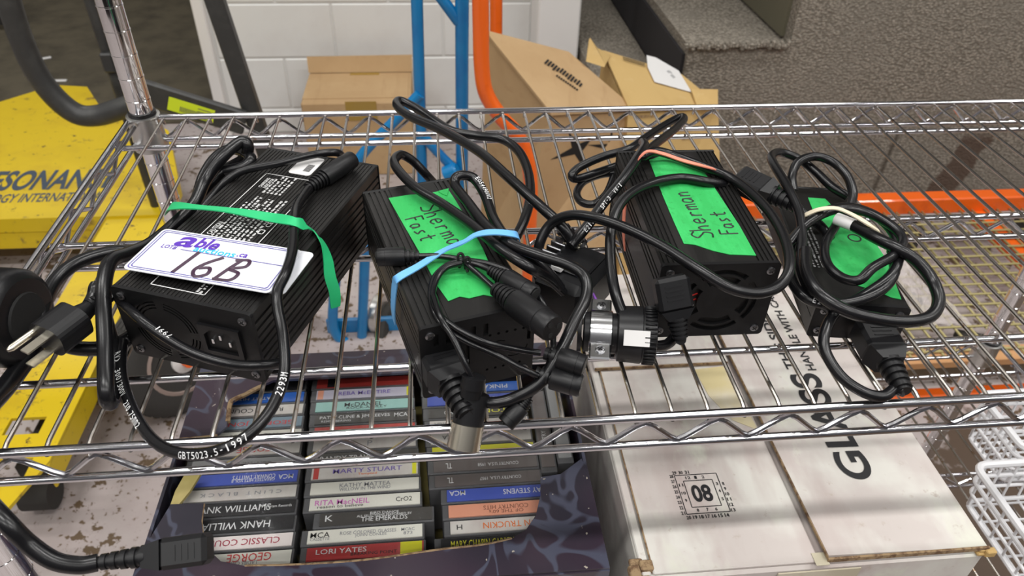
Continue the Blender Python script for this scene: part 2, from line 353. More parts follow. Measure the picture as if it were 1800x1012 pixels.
MB().box((1.334, YC + .6, .66), (.012, 1.1, .14)).build('riser_shade', 'panel_olive', st)  # olive sheet colours in the shade on the upper riser
# ------------------------------------------------------------------ the wire shelving unit
XL, XR, YB = -.06, 1.16, .478
rack = thing('wire_shelving_unit', (.55, .24, 0), 'chrome wire shelving unit carrying the chargers and boxes', 'shelving')
for z, n in ((SZ, 46), (SZ - .415, 46)):
    for y in (0, YB):
        MB().tube([(XL + .012, y, z - .0005), (XR - .012, y, z - .0005)], .0033, 10).build('rail', 'chrome', rack)
        MB().tube([(XL + .012, y, z - .028), (XR - .012, y, z - .028)], .003, 10).build('rail', 'chrome', rack)
    for x in (XL, XR):
        MB().tube([(x, .012, z - .0005), (x, YB - .012, z - .0005)], .0033, 10).build('rail', 'chrome', rack)
        MB().tube([(x, .012, z - .028), (x, YB - .012, z - .028)], .003, 10).build('rail', 'chrome', rack)
    for y in (.067, .418): MB().tube([(XL, y, z - .0075), (XR, y, z - .0075)], .0030, 10).build('support_rail', 'chrome', rack)
    MB().tube([(XL, .239, z - .0085), (XR, .239, z - .0085)], .003, 10).build('support_rail', 'chrome', rack)
    MB().tube([(XL, .239, z - .033), (XR, .239, z - .033)], .003, 10).build('support_rail', 'chrome', rack)
    def zig(p, q, zt, zb, per, ph):
        p, q = V(p), V(q); L = (q - p).length; d = (q - p) / L; pts = []; s = -ph; k = 0
        while s < L + per:
            zz = zb if k % 2 else zt
            for e in (-.006, 0, .006):
                t = s + e
                if 0 <= t <= L: pts.append(p + d * t + V((0, 0, zz + (abs(e) / .006) * (.0035 if k % 2 else -.0035))))
            s += per / 2; k += 1
        return pts
    MB().tube(zig((XL + .02, .0, z), (XR - .02, .0, z), -.0055, -.0245, .0508, .005), .0021, 8).build('zigzag_wire', 'chrome', rack)
    MB().tube(zig((XL + .02, YB, z), (XR - .02, YB, z), -.0055, -.0245, .0508, .012), .0021, 8).build('zigzag_wire', 'chrome', rack)
    MB().tube(zig((XL + .0, .239, z), (XR, .239, z), -.013, -.030, .0508, .02), .0019, 8).build('zigzag_wire', 'chrome', rack)
    MB().tube(zig((XL, .03, z), (XL, YB - .03, z), -.0055, -.0245, .068, .01), .0021, 8).build('zigzag_wire', 'chrome', rack)
    MB().tube(zig((XR, .03, z), (XR, YB - .03, z), -.0055, -.0245, .068, .01), .0021, 8).build('zigzag_wire', 'chrome', rack)
wme = MB().tube([(0, 0.002, -.006), (0, .004, -.0012), (0, .010, 0), (0, YB - .010, 0), (0, YB - .004, -.0012), (0, YB - .002, -.006)], .0016, 8).mesh('deck_wire', 'wire_chrome', V((0, 0, 0)))
for z in (SZ, SZ - .415):
    for k in range(-1, 45): inst('deck_wire', wme, rack, (k * .0254, 0, z - .0016))
    MB().tube([(XL + .008, .02, z - .003), (XL + .008, YB - .02, z - .003)], .0028, 8).build('rail', 'chrome', rack)
for x, y in ((-.047, YB), (-.040, .0), (XR - .013, YB), (XR - .013, 0)):
    pf = [(0, .0127)]
    for k in range(79): t = .03 + k * .0254; pf += [(t, .0127), (t + .0004, .0131), (t + .0014, .0131), (t + .0018, .0127)]
    MB().lathe(pf + [(2.05, .0127)], (x, y, .0), (0, 0, 1), 24).build('post', 'post_chrome', rack)['label'] = 'chrome post with grooves every inch'
    for z in (SZ, SZ - .415):
        MB().lathe([(0, .0178), (.0005, .0186), (.030, .0172), (.0385, .0172), (.039, .0178), (.041, .0178), (.0415, .0150)], (x, y, z - .038), (0, 0, 1), 28).build('collar', 'collar_zinc', rack)
        MB().lathe([(0, .0128), (.0002, .0148), (.004, .0146), (.0045, .0128)], (x, y, z + .0035), (0, 0, 1), 24).build('clip_sleeve', 'black_plastic', rack)
# ------------------------------------------------------------------ chargers
def profile(w, h, top=(), side=(), cham=.002):
    """cross-section of an extruded case: grooves given as (centre, width, depth)"""
    x = w / 2; p = [(-x + cham, 0), (x - cham, 0), (x, cham)]
    for c, ww, d in sorted(side): p += [(x, c - ww / 2), (x - d, c - ww / 2), (x - d, c + ww / 2), (x, c + ww / 2)]
    p += [(x, h - cham * .6), (x - cham * .6, h)]
    for c, ww, d in sorted(top, reverse=True): p += [(c + ww / 2, h), (c + ww / 2, h - d), (c - ww / 2, h - d), (c - ww / 2, h)]
    p += [(-x + cham * .6, h), (-x, h - cham * .6)]
    for c, ww, d in sorted(side, reverse=True): p += [(-x, c + ww / 2), (-x + d, c + ww / 2), (-x + d, c - ww / 2), (-x, c - ww / 2)]
    return p + [(-x, cham)]
def extrude(mb, prof, y0, y1, T):
    n = len(prof); vs = [(a, y, b) for y in (y0, y1) for a, b in prof]
    return mb.add(vs, [tuple(range(n)), tuple(range(n, 2 * n))[::-1]] + [(i, (i + 1) % n, n + (i + 1) % n, n + i) for i in range(n)], False, T)
def arc(cx, cy, r0, r1, a0, a1, n=10):
    a = [math.radians(a0 + (a1 - a0) * k / n) for k in range(n + 1)]
    return [(cx + r1 * math.cos(t), cy + r1 * math.sin(t)) for t in a] + [(cx + r0 * math.cos(t), cy + r0 * math.sin(t)) for t in reversed(a)]
def circ(cx, cy, r, n=14): return [(cx + r * math.cos(2 * math.pi * k / n), cy + r * math.sin(2 * math.pi * k / n)) for k in range(n)]
def rect(cx, cy, w, h): return [(cx - w / 2, cy - h / 2), (cx + w / 2, cy - h / 2), (cx + w / 2, cy + h / 2), (cx - w / 2, cy + h / 2)]
def rrect(w, h, r, n=4):
    out = []
    for sx, sy, a0 in ((1, -1, -90), (1, 1, 0), (-1, 1, 90), (-1, -1, 180)):
        for k in range(n + 1):
            t = math.radians(a0 + 90 * k / n); out.append((sx * (w / 2 - r) + r * math.cos(t), sy * (h / 2 - r) + r * math.sin(t)))
    return out
def screw(parent, p, ax, r=.0032):
    s_ = MB().lathe([(0, r), (.0008, r), (.0014, r * .75), (.0014, r * .5)], p, ax, 14).build('screw', 'screw', parent)
    ax = V(ax).normalized(); u = ax.orthogonal().normalized(); w = ax.cross(u); c = V(p) + ax * .0013
    MB().tube([c - u * r * .6, c + u * r * .6], .0005, 5).tube([c - w * r * .6, c + w * r * .6], .0005, 5).build('screw_slot', 'matt_black', s_)
class Charger:
    def __init__(s, c, ang, w, l, h, label, top, side, holes, plate_mat='black_plate'):
        s.w, s.l, s.h = w, l, h; a = math.radians(ang); s.T = rot2((c[0], c[1], SZ), a); s.u = V((math.cos(a), math.sin(a), 0)); s.vv = V((-math.sin(a), math.cos(a), 0))
        s.o = thing('battery_charger', (c[0], c[1], SZ), label, 'charger', 'battery chargers on the wire shelf')
        s.body = extrude(MB(), profile(w, h, top, side), -l / 2 + .003, l / 2 - .003, s.T).build('case', 'anodised', s.o)
        s.F = frame(s.T(V((0, -l / 2 + .0015, h / 2))), s.u, (0, 0, 1), -s.vv)      # the front end plate, x across, y up, z to the viewer
        s.pl = MB().plate(rrect(w + .001, h + .0008, .003), holes, .003, s.F).build('end_plate', plate_mat, s.o)
        MB().box((0, 0, -.003), (w * .9, h * .86, .001), s.F).build('plate_backing', 'matt_black', s.pl)
        MB().box((0, l / 2 - .0015, h / 2), (w + .001, .003, h + .0008), s.T, .001).build('end_plate', plate_mat, s.o)
        for sx in (-1, 1):
            for sy in (-1, 1): screw(s.o, s.F(V((sx * (w / 2 - .0065), sy * (h / 2 - .0065), .0015))), -s.vv)
    def top(s, x, y, z=.0): return s.T(V((x, y, s.h + z)))
fine = [(-.048 + .0031 * k, .0011, .0005) for k in range(32)]
sideg = [(.008 + .0062 * k, .0022, .0014) for k in range(8)]
h1 = [arc(-.017, 0, r, r + .0011, a0, a0 + 74, 12) for r in (.019, .0215, .024) for a0 in (8, 98, 188, 278)]
c1_ = Charger((.1425, .1660), -20.7, .1045, .208, .061, 'largest black charger with a white lot tag and a green rubber band', fine, sideg, h1)
# inlet socket, with its pins
sk = MB(); Fq = frame(c1_.F(V((.026, .002, .0015))), c1_.u, (0, 0, 1), -c1_.vv)
sk.plate([(-.0155, -.013), (.0155, -.013), (.0155, .013), (-.0155, .013)], [[(-.0118, -.0095), (.0118, -.0095), (.0118, .0045), (.0065, .0095), (-.0065, .0095), (-.0118, .0045)]], .0045, Fq)
sk = sk.build('inlet_socket', 'black_plastic', c1_.o); MB().box((0, 0, -.0012), (.025, .02, .001), Fq).build('socket_floor', 'matt_black', sk)
for x, y in ((-.0065, -.001), (.0065, -.001), (0, .0035)): MB().box((x, y, .0005), (.0018, .004, .003), Fq, .0003).build('pin', 'bright_steel', sk)
side1 = MB(); S = lambda a, b_: c1_.T(V((c1_.w / 2 + .0003, a, b_)))
c2_ = Charger((.2785, .1238), 15, .079, .178, .062, 'black finned charger with green tape and a blue rubber band', [(sx * (.0385 - .0035 - .0042 * k), .0016, .0012) for sx in (-1, 1) for k in range(4)] + [(-.019, .001, .0006), (.019, .001, .0006)],
    [(.010, .0022, .0015), (.016, .0022, .0015), (.040, .0022, .0015), (.046, .0022, .0015), (.052, .0022, .0015)],
    [rect(-.029 + .0085 * k, .019, .0035, .010) for k in range(5)] + [circ(.008 + .006 * k, .013, .0011, 8) for k in range(5)] + [circ(.006 + .006 * k, -.018, .0011, 8) for k in range(5)] + [arc(.014, -.003, .009, .0098, 60, 170, 8), arc(.026, -.001, .009, .0098, -120, -10, 8), rect(.036, .008, .0025, .012), rect(-.008, .002, .003, .022)])
c3_ = Charger((.478, .163), -1, .0865, .170, .067, 'black finned charger with green tape and a salmon rubber band', [(sx * (.0415 - .0035 * k), .0014, .0012) for sx in (-1, 1) for k in range(5)],
    [(.008, .0022, .0015), (.013, .0022, .0015), (.018, .0022, .0015), (.046, .0022, .0015), (.051, .0022, .0015), (.056, .0022, .0015)],
    [arc(.004, 0, .0245, .0285, a0 + 6, a0 + 84, 12) for a0 in (-45, 45, 135, 225)] + [arc(.004, 0, .0165, .0225, a0 + 10, a0 + 80, 12) for a0 in (-45, 45, 135, 225)])
MB().lathe([(0, .0160), (.002, .0155)], c3_.F(V((.004, 0, -.0022))), -c3_.vv, 28).build('fan_hub', 'black_plastic', c3_.o)
for k in (0, 1): MB().tube([c3_.F(V((-.026, -.006 + .005 * k, -.0019))), c3_.F(V((-.012, .0005 + .005 * k, -.0019)))], .0008, 6).build('fan_lead', 'red_wire', c3_.o)
c4_ = Charger((.602, .152), -9.2, .068, .172, .032, 'slim flat black charger under a coiled cord at the right', [], [(.016, .0008, .0005)], [], 'black_plastic')
# green tape with handwriting
def tape(ch, outline, lines, name='tape_strip'):
    t = MB().prism([ch.top(x, y, .0002) for x, y in outline], (0, 0, .0004)).build(name, 'tape_green', ch.o)
    if lines:
        mb = MB()
        for word, x, y, ang, size, adv in lines:
            a = math.radians(ang); F = frame(ch.top(x, y, .0006), ch.u * math.cos(a) + ch.vv * math.sin(a), -ch.u * math.sin(a) + ch.vv * math.cos(a), (0, 0, 1)); hand(mb, word, F, 0, 0, size, adv)
        mb.build('handwriting', 'ink', t)
    return t
def loc_of(ch, px, py): q = P(px, py, ch.h) - ch.T(V((0, 0, ch.h))); return q.dot(ch.u), q.dot(ch.vv)
def taped(ch, pix): return [loc_of(ch, *p) for p in pix]
tape(c2_, taped(c2_, [(683, 349), (720, 343), (745, 342), (788, 334), (800, 352), (826, 395), (850, 440), (870, 490), (868, 522), (850, 519), (825, 525), (808, 522), (788, 530), (770, 505), (735, 440), (705, 388)]),
     [('Sherma', *loc_of(c2_, 735, 365), -82, .0165, .62), ('Fast', *loc_of(c2_, 711, 386), -82, .0135, .68)])
MB().prism([c2_.top(*q, .0008) for q in taped(c2_, [(770, 338), (789, 333), (786, 346), (778, 343)])], (0, 0, .0005)).build('tape_fold', 'tape_green', c2_.o)
tape(c3_, taped(c3_, [(1141, 282), (1165, 274), (1200, 276), (1225, 284), (1262, 340), (1300, 398), (1329, 450), (1310, 449), (1282, 448), (1255, 442), (1236, 436), (1222, 431), (1202, 429), (1185, 392), (1165, 345)]),
     [('Sherman', *loc_of(c3_, 1258, 420), 93, .0165, .60), ('Fast', *loc_of(c3_, 1298, 413), 93, .0135, .62)])
tape(c4_, taped(c4_, [(1420, 348), (1450, 350), (1475, 375), (1520, 400), (1560, 460), (1584, 527), (1565, 523), (1548, 515), (1500, 500), (1465, 470), (1440, 400)]), [('O', *loc_of(c4_, 1488, 424), -20, .014, 1)])
# printing on the first charger: boxed panels, rows of small print
def smallprint(mb, T, x, y, length, rows, pitch, hgt, seed):
    rnd = random.Random(seed)
    for r in range(rows):
        s = 0
        while s < length * (1 if r % 3 else .8):
            wl = rnd.uniform(.0015, .0055); n = int(wl / .0009) + 1
            for k in range(n):
                if rnd.random() < .85: mb.box((x + r * pitch + rnd.uniform(-.1, .1) * hgt, y + s + k * .0009, .00025), (hgt * rnd.uniform(.55, 1), .00055, .0001), T)
            s += n * .0009 + .0011
T1 = frame(c1_.top(0, 0), c1_.u, c1_.vv, (0, 0, 1))
pr = MB()
def outline_box(mb, T, x0, y0, x1, y1, t=.0006):
    for a, b_, c, d in ((x0, y0, x1, y0), (x0, y1, x1, y1), (x0, y0, x0, y1), (x1, y0, x1, y1)): mb.box(((a + c) / 2, (b_ + d) / 2, .00025), (abs(c - a) + t, abs(d - b_) + t, .0001), T)
outline_box(pr, T1, -.028, -.094, .013, -.055); outline_box(pr, T1, -.030, -.034, .016, .062)
R1 = lambda x, y: frame(c1_.top(x, y), c1_.vv, -c1_.u, (0, 0, 1))
for k, (t_, w_) in enumerate((('LI-I', .010), ('MODE', .011), ('INPUT', .012), ('OUTP', .011), ('STAND', .013))): text(pr, t_, R1(-.0235 + .0062 * k, -.080), .004, 0, w_, .0042 if k == 0 else .0032)
text(pr, 'CAUTION', R1(-.025, -.022), 0, 0, .017, .0042); text(pr, 'CHARGING', R1(-.024, .048), 0, 0, .015, .0030); text(pr, 'INDICATOR', R1(-.020, .048), 0, 0, .015, .0030); text(pr, 'CE', R1(.011, -.006), 0, 0, .007, .0042)
smallprint(pr, T1, -.0215, -.031, .058, 9, .0036, .0022, 4); smallprint(pr, T1, -.017, .034, .026, 5, .0036, .0022, 9); smallprint(pr, T1, .0065, -.093, .009, 2, .0028, .0022, 2)
outline_box(pr, T1, .0085, -.019, .0125, -.014, .0007); pr.build('printed_panel', 'print_white', c1_.o)['label'] = 'white printed caution panel'
stick = MB().plate(rrect(.020, .030, .003), [], .0005, frame(c1_.top(-.004, .083, .0005), c1_.u, c1_.vv, (0, 0, 1))).build('paper_sticker', 'label_white', c1_.o)
bc = MB()
for k in range(9): bc.box((-.004 + .004, .074 + .0013 * k, .001), (.006, .0006, .0001), T1)
bc.build('barcode', 'ink', stick)
p4 = MB(); T4 = frame(c4_.top(0, 0), c4_.u, c4_.vv, (0, 0, 1)); smallprint(p4, T4, -.025, -.04, .07, 4, .0034, .002, 21); p4.build('printed_panel', 'print_grey', c4_.o)
# the lot tag
def lot_tag(parent, pts, h, name='lot_tag', full=True):
    bl, br, tl = [P(*q, h) for q in pts]; x = (br - bl); y = (tl - bl); w, hh = x.length, y.length; x.normalize(); y = (y - x * y.dot(x)).normalized()
    F = frame((bl + br) / 2 + y * hh / 2, x, y, (0, 0, 1)); t = MB().plate(rrect(w, hh, .004), [], .0006, F).build(name, 'tag_paper', parent); t['label'] = 'white paper lot tag with purple border'
    if full:
        bd = MB(); bd.plate(rrect(w * .965, hh * .93, .003), [rrect(w * .955, hh * .910, .003)], .0001, lambda p: F(p + V((0, 0, .0006)))).plate(rrect(w * .93, hh * .86, .002), [rrect(w * .919, hh * .837, .002)], .0001, lambda p: F(p + V((0, 0, .0006))))
        bd.box((w * .10, hh * .085, .0006), (w * .72, .0006, .0001), F).build('border', 'tag_line', t)
        a = MB(); text(a, 'a', F, -w * .265, hh * .27, w * .13, hh * .25, .0005, .022, slant=.25); text(a, 'ble', F, -w * .115, hh * .30, w * .155, hh * .24, .0005, .03, slant=.15); text(a, '.ca', F, w * .155, hh * .17, w * .07, hh * .085, .0005, .02); text(a, 'LOT#', F, -w * .345, hh * .10, w * .105, hh * .095, .0006, .01)
        flatmesh(a, 'lettering', 'tag_purple', t); a = MB(); text(a, 'auctions', F, -w * .035, hh * .155, w * .29, hh * .12, .0006, .012); flatmesh(a, 'lettering', 'tag_blue', t)
        mb = MB(); 
        for ch, cx in (('1', -.23), ('6', -.085), ('B', .085)): hand(mb, ch, lambda p: F(p + V((0, 0, .0004))), w * cx, -hh * .42, hh * .50, 0, .0014)
        mb.build('handwriting', 'tag_ink', t)
    return t
lot_tag(c1_.o, [(240, 474), (498, 519), (314, 406)], .0635, full=False)
lot_tag(c1_.o, [(214, 472), (474, 516), (290, 402)], .0675)
# ------------------------------------------------------------------ cords, plugs, rubber bands
def pix(pts): return [P(*p) for p in pts]
def cable(parent, pts, r, m_='cord_rubber', n=7, name='cable'): return MB().tube(spline(pts, n), r, 10).build(name, m_, parent)
def cable_print(parent, pts, s0, txt, size, r, hint=(0, -.75, .66), rev=False, m_='print_white'):
    sp = spline(pts, 12); hint = V(hint); cum = [0]
    for a, b_ in zip(sp, sp[1:]): cum.append(cum[-1] + (b_ - a).length)
    mb = MB(); s = s0 * cum[-1]
    for ch in txt:
        i = max(1, min(len(sp) - 1, next((k for k, c in enumerate(cum) if c >= s), len(sp) - 1))); t = (sp[i] - sp[i - 1]).normalized(); p = sp[i - 1] + t * (s - cum[i - 1])
        n = (hint - t * hint.dot(t)).normalized(); up = n.cross(t); tt = t
        if rev: tt, up = -t, -up
        if ch != ' ': text(mb, ch, frame(p + n * (r + .00025), tt, up, n), 0, -.4 * size if ch == '.' else 0, size * (.2 if ch in '.,1' else .34 if ch in '/-(' else .58), size * (.18 if ch == '.' else .14 if ch == '-' else 1), 0, .0)
        s += size * .78
    flatmesh(mb, 'printed_marking', m_, parent)
def barrel(parent, p0, p1, r, name='connector', m_='plug_rubber', ribs=5, tip=None):      # moulded barrel: ribbed boot at p0, smooth body to p1
    p0, p1 = V(p0), V(p1); L = (p1 - p0).length; pr_ = [(0, r * .42)]; bl = L * .34
    for k in range(ribs): a = bl * k / ribs; rr = r * (.55 + .35 * k / ribs); pr_ += [(a, rr), (a + bl / ribs * .55, rr), (a + bl / ribs * .56, rr * .8), (a + bl / ribs * .99, rr * .82)]
    pr_ += [(bl, r * .93), (bl + L * .03, r), (L * .80, r), (L * .805, r * .95), (L * .97, r * .95), (L, r * .86)]
    o = MB().lathe(pr_, p0, p1 - p0, 18).build(name, m_, parent)
    if tip == 'pins':
        ax = (p1 - p0).normalized(); u = ax.orthogonal().normalized(); w = ax.cross(u)
        for k in range(3): MB().lathe([(0, r * .2), (.0012, r * .2)], p1 - ax * .0008 + (u * math.cos(k * 2.1 + .4) + w * math.sin(k * 2.1 + .4)) * r * .48, ax, 10).build('socket_hole', 'matt_black', o)
    if tip == 'ring': MB().lathe([(0, r * .62), (.0015, r * .62), (.0016, r * .3)], p1 - (p1 - p0).normalized() * .0006, p1 - p0, 14).build('socket_hole', 'matt_black', o)
    return o
def moulded(parent, o, a, up, w=.026, h=.017, l=.027, neck=.013, boot=.028, rb=.0068):      # power plug: o = mating face, a = direction the cord leaves
    o, a = V(o), V(a).normalized(); up = V(up); up = (up - a * up.dot(a)).normalized(); x = a.cross(up); F = frame(o, x, up, a)
    m_ = MB(); m_.box((0, 0, l / 2), (w, h, l), F, .0025)
    vs = [F(V((sx * w * .48, sy * h * .48, l * .96))) for sx, sy in ((-1, -1), (1, -1), (1, 1), (-1, 1))] + [F(V((sx * rb, sy * rb, l + neck))) for sx, sy in ((-1, -1), (1, -1), (1, 1), (-1, 1))]
    m_.add(vs, [(0, 1, 5, 4), (1, 2, 6, 5), (2, 3, 7, 6), (3, 0, 4, 7), (4, 5, 6, 7)])
    pr_ = []; n = 5
    for k in range(n): s = boot * k / n; rr = rb * (1.12 - .4 * k / n); pr_ += [(s, rr), (s + boot / n * .55, rr), (s + boot / n * .56, rr * .76), (s + boot / n * .99, rr * .76)]
    b_ = m_.build('plug_body', 'plug_rubber', parent); MB().lathe(pr_, F(V((0, 0, l + neck * .8))), a, 16).build('strain_relief', 'plug_rubber', parent)
    gb = MB()
    for k in range(4): gb.box((0, h / 2, l * (.25 + .13 * k)), (w * .5, .0008, .0012), F)
    gb.build('grip_ridge', 'plug_rubber', b_)
    return F(V((0, 0, l + neck * .8 + boot))), b_
def band(name, pts, wdir, w, m_, label, th=.0009, twist=None):
    sp = spline(pts, 6); mb = MB(); n = len(sp); vs = []
    for i, p in enumerate(sp):
        t = (sp[min(n - 1, i + 1)] - sp[max(0, i - 1)]).normalized(); q = V(wdir)
        if twist: q = Matrix.Rotation(twist(i / (n - 1)), 3, t) @ q
        q = (q - t * q.dot(t)).normalized() * w / 2; nn = t.cross(q).normalized() * th / 2; vs += [p + q + nn, p - q + nn, p - q - nn, p + q - nn]
    fs = [(4 * i + k, 4 * i + (k + 1) % 4, 4 * i + 4 + (k + 1) % 4, 4 * i + 4 + k) for i in range(n - 1) for k in range(4)] + [(0, 1, 2, 3), (4 * n - 4, 4 * n - 3, 4 * n - 2, 4 * n - 1)]
    mb.add(vs, fs, True); return mb.build(name, m_, None, label, 'rubber band', 'rubber bands round the chargers')
# --- charger one: output lead (part of the charger)
lead = [(600, 290, .030), (602, 276, .055), (590, 268, .068), (550, 272, .0685), (490, 287, .0680), (430, 299, .0675), (398, 318, .062), (370, 350, .050), (330, 395, .035), (280, 440, .030), (230, 490, .030), (208, 520, .040), (235, 550, .050), (280, 585, .045), (340, 620, .035), (410, 640, .028), (470, 641, .022), (506, 634, .014)]
cable(c1_.o, pix(lead), .0034, name='output_lead'); cable_print(c1_.o, pix(lead), .645, '2293M', .0038, .0034, rev=True); cable_print(c1_.o, pix(lead), .80, '1997', .0038, .0034, hint=(0, .1, 1), rev=True)
lead2 = [(215, 600, .012), (213, 650, .010), (222, 690, .008), (240, 732, .010), (266, 770, .012), (302, 793, .016), (350, 798, .022), (400, 786, .030), (445, 757, .034), (480, 712, .038), (500, 655, .044), (498, 592, .052), (488, 540, .062), (488, 510, .068), (503, 478, .072), (514, 440, .072), (517, 390, .0725), (522, 362, .069), (545, 328, .067)]
pl2 = pix(lead2); cable(c1_.o, pl2, .0037, name='output_lead')
cable_print(c1_.o, pl2, .035, 'RV)  300/300V  2X0.75mm2', .0042, .0037, hint=(-.1, -.7, .7)); cable_print(c1_.o, pl2, .325, 'GBT5023.5-1997', .0042, .0037); cable_print(c1_.o, pl2, .50, '2293M', .0042, .0037, hint=(.2, -.7, .7))
barrel(c1_.o, P(541, 331, .067), P(620, 279, .070), .0078, 'output_connector', ribs=6, tip='ring')
# --- charger one: loose power cord
k1 = thing('power_cord', P(190, 500, 0), 'thick bundled power cord with three-prong plug beside the largest charger', 'power cord', 'power cords of the chargers')
plg0, plg1 = P(152, 545, .040), P(92, 590, .040); ax = (plg1 - plg0).normalized(); x_ = ax.cross(V((0, -.3, 1))).normalized(); u_ = x_.cross(ax).normalized()
Fp = frame(plg0, x_, u_, ax); L = (plg1 - plg0).length + .005
pb = MB(); pb.plate(rrect(.027, .023, .009, 6), [], L * .72, lambda p: Fp(p + V((0, 0, L * .62)))); pb.lathe([(-.004, .0055), (0, .006), (L * .3, .0085)], plg0, ax, 14); pb = pb.build('plug_body', 'plug_rubber', k1)
rb_ = []
for k in range(5): rb_ += [(-.019 + .0035 * k, .0062), (-.0172 + .0035 * k, .0062), (-.0171 + .0035 * k, .0048), (-.0156 + .0035 * k, .0048)]
MB().lathe(rb_, plg0, ax, 14).build('strain_relief', 'plug_rubber', k1)
MB().lathe([(0, .0024), (.018, .0024), (.0205, .0012)], Fp(V((.0085, .004, L * .98))), ax, 12).build('ground_pin', 'brass_steel', k1)
for s in (-1, 1):
    F2 = frame(Fp(V((-.004, -.0035 + s * .0062, L * .98 + .008))), u_, x_, ax); MB().plate([(-.0007, -.0095), (.0007, -.0095), (.0007, .0095), (-.0007, .0095)], [], .0062, frame(Fp(V((-.002, s * .0062 - .001, L * .98 + .008))), u_, ax, x_)).build('blade', 'brass_steel', k1)
s1 = [P(158, 538, .040), P(166, 520, .042), P(172, 505, .045), P(185, 560, .022), P(205, 640, .008), P(198, 700, .006), P(190, 706, .012), P(186, 680, .022), P(185, 610, .034), P(182, 540, .048), P(184, 490, .056), P(196, 458, .058), P(225, 446, .050), P(262, 430, .040), P(300, 400, .040), P(340, 360, .046), P(362, 315, .055), P(392, 275, .068), P(424, 249, .074), P(436, 258, .070), P(428, 280, .055), P(395, 300, .040), P(355, 340, .030), P(310, 395, .020), P(255, 440, .022), P(200, 442, .030), P(135, 462, .032), P(95, 497, .030), P(76, 545, .026), P(84, 585, .020), P(120, 608, .016), P(165, 613, .012), P(205, 606, .010), P(240, 585, .010)]
cable(k1, s1, .0052, n=8)
s2 = [P(300, 415, .018), P(340, 362, .030), P(358, 310, .045), P(382, 275, .055), P(412, 262, .060), P(440, 276, .062), P(430, 292, .058), P(395, 300, .055)]
cable(k1, s2, .0050, n=8)
band('rubber_band', [P(296, 372, .028), P(300, 363, .050), P(330, 363, .0685), P(400, 369, .0700), P(470, 381, .0690), P(515, 389, .0775), P(545, 401, .066), P(566, 425, .056), P(576, 455, .044), P(580, 485, .032), P(588, 512, .020), P(590, 540, .008)], c1_.vv, .0085, 'band_green', 'green rubber band stretched across the largest charger', twist=lambda t: .9 * math.sin(t * 9) if t > .5 else .25 * math.sin(t * 20))
# --- charger two: plugged power cord
k2 = thing('power_cord', P(800, 600, 0), 'black power cord plugged into the charger with the blue band', 'power cord', 'power cords of the chargers')
e2, _ = moulded(k2, P(768, 617, .030), P(803, 690, .024) - P(768, 617, .030), (0, 0, 1), .029, .022, .022, .008, .026, .0095)
a2_ = [e2, P(835, 704, .020), P(868, 708, .022), (P(905, 699, .025)), P(950, 672, .035), P(984, 620, .050), P(1010, 565, .062), P(1030, 522, .070), P(1028, 488, .075), P(1000, 466, .078), P(950, 449, .078), P(900, 430, .077), P(858, 400, .076), P(822, 355, .076), P(800, 325, .078), P(806, 309, .082), P(832, 313, .078), P(852, 342, .072), P(868, 385, .070), P(892, 420, .072), P(930, 448, .070), P(960, 475, .060), P(985, 505, .045)]
cable(k2, a2_, .0040, n=8)
b2_ = [P(990, 512, .040), P(965, 490, .055), P(930, 470, .072), P(880, 437, .075), P(830, 395, .073), P(780, 360, .071), P(735, 333, .071), P(706, 306, .071), P(693, 285, .070), P(704, 272, .068), P(726, 283, .060), P(752, 310, .045), P(775, 335, .020)]
cable(k2, b2_, .0040, n=8); cable_print(k2, a2_, .70, 'E054490102', .0036, .0040, hint=(.3, -.6, .7))
band('rubber_band', [P(693, 566, .018), P(691, 540, .035), P(694, 500, .058), P(700, 488, .0655), P(735, 468, .068), P(780, 440, .070), P(815, 425, .078), P(838, 412, .082), P(870, 408, .085), P(905, 412, .080), P(912, 418, .070)], c2_.vv, .0062, 'band_blue', 'light blue rubber band round the charger with crossed cords', twist=lambda t: .3 * math.sin(t * 8))
# thin output leads of charger two, with connectors
th2 = [[P(736, 450, .068), P(770, 450, .068), P(812, 456, .068), P(860, 464, .070), P(905, 482, .070), P(940, 512, .068), P(960, 545, .064), P(968, 580, .052)],
       [P(815, 458, .069), P(788, 465, .068), P(765, 485, .067), P(757, 515, .066), P(764, 550, .064), P(785, 578, .060), P(820, 600, .055), P(870, 622, .050), P(920, 648, .045), P(945, 660, .040)],
       [P(812, 462, .072), P(785, 470, .071), P(768, 490, .069), P(761, 520, .067), P(770, 550, .066), P(800, 575, .062), P(850, 600, .058), P(900, 612, .052), P(950, 620, .048)],
       [P(762, 520, .069), P(776, 560, .067), P(800, 600, .060), P(818, 640, .050), P(832, 668, .040)],
       [P(820, 460, .071), P(845, 467, .070), P(868, 478, .070)], [P(818, 463, .070), P(845, 485, .068), P(875, 512, .067)],
       [P(972, 585, .050), P(972, 615, .045), P(962, 645, .036), P(945, 675, .028), P(925, 705, .020)]]
for q in th2: cable(c2_.o, q, .0021, 'thin_cord', 8, 'output_lead')
barrel(c2_.o, P(737, 450, .0675), P(663, 452, .0675), .0068, 'output_connector', ribs=3, tip='ring')
barrel(c2_.o, P(862, 475, .071), P(940, 518, .071), .0070, 'output_connector', tip='ring')
barrel(c2_.o, P(872, 508, .070), P(972, 578, .074), .0095, 'output_connector', ribs=5, tip='pins')
barrel(c2_.o, P(958, 620, .048), P(1028, 644, .046), .0078, 'output_connector', ribs=2)
barrel(c2_.o, P(942, 655, .038), P(1022, 678, .036), .0078, 'output_connector', ribs=3)
barrel(c2_.o, P(930, 698, .022), P(888, 745, .010), .0066, 'output_connector', ribs=5)
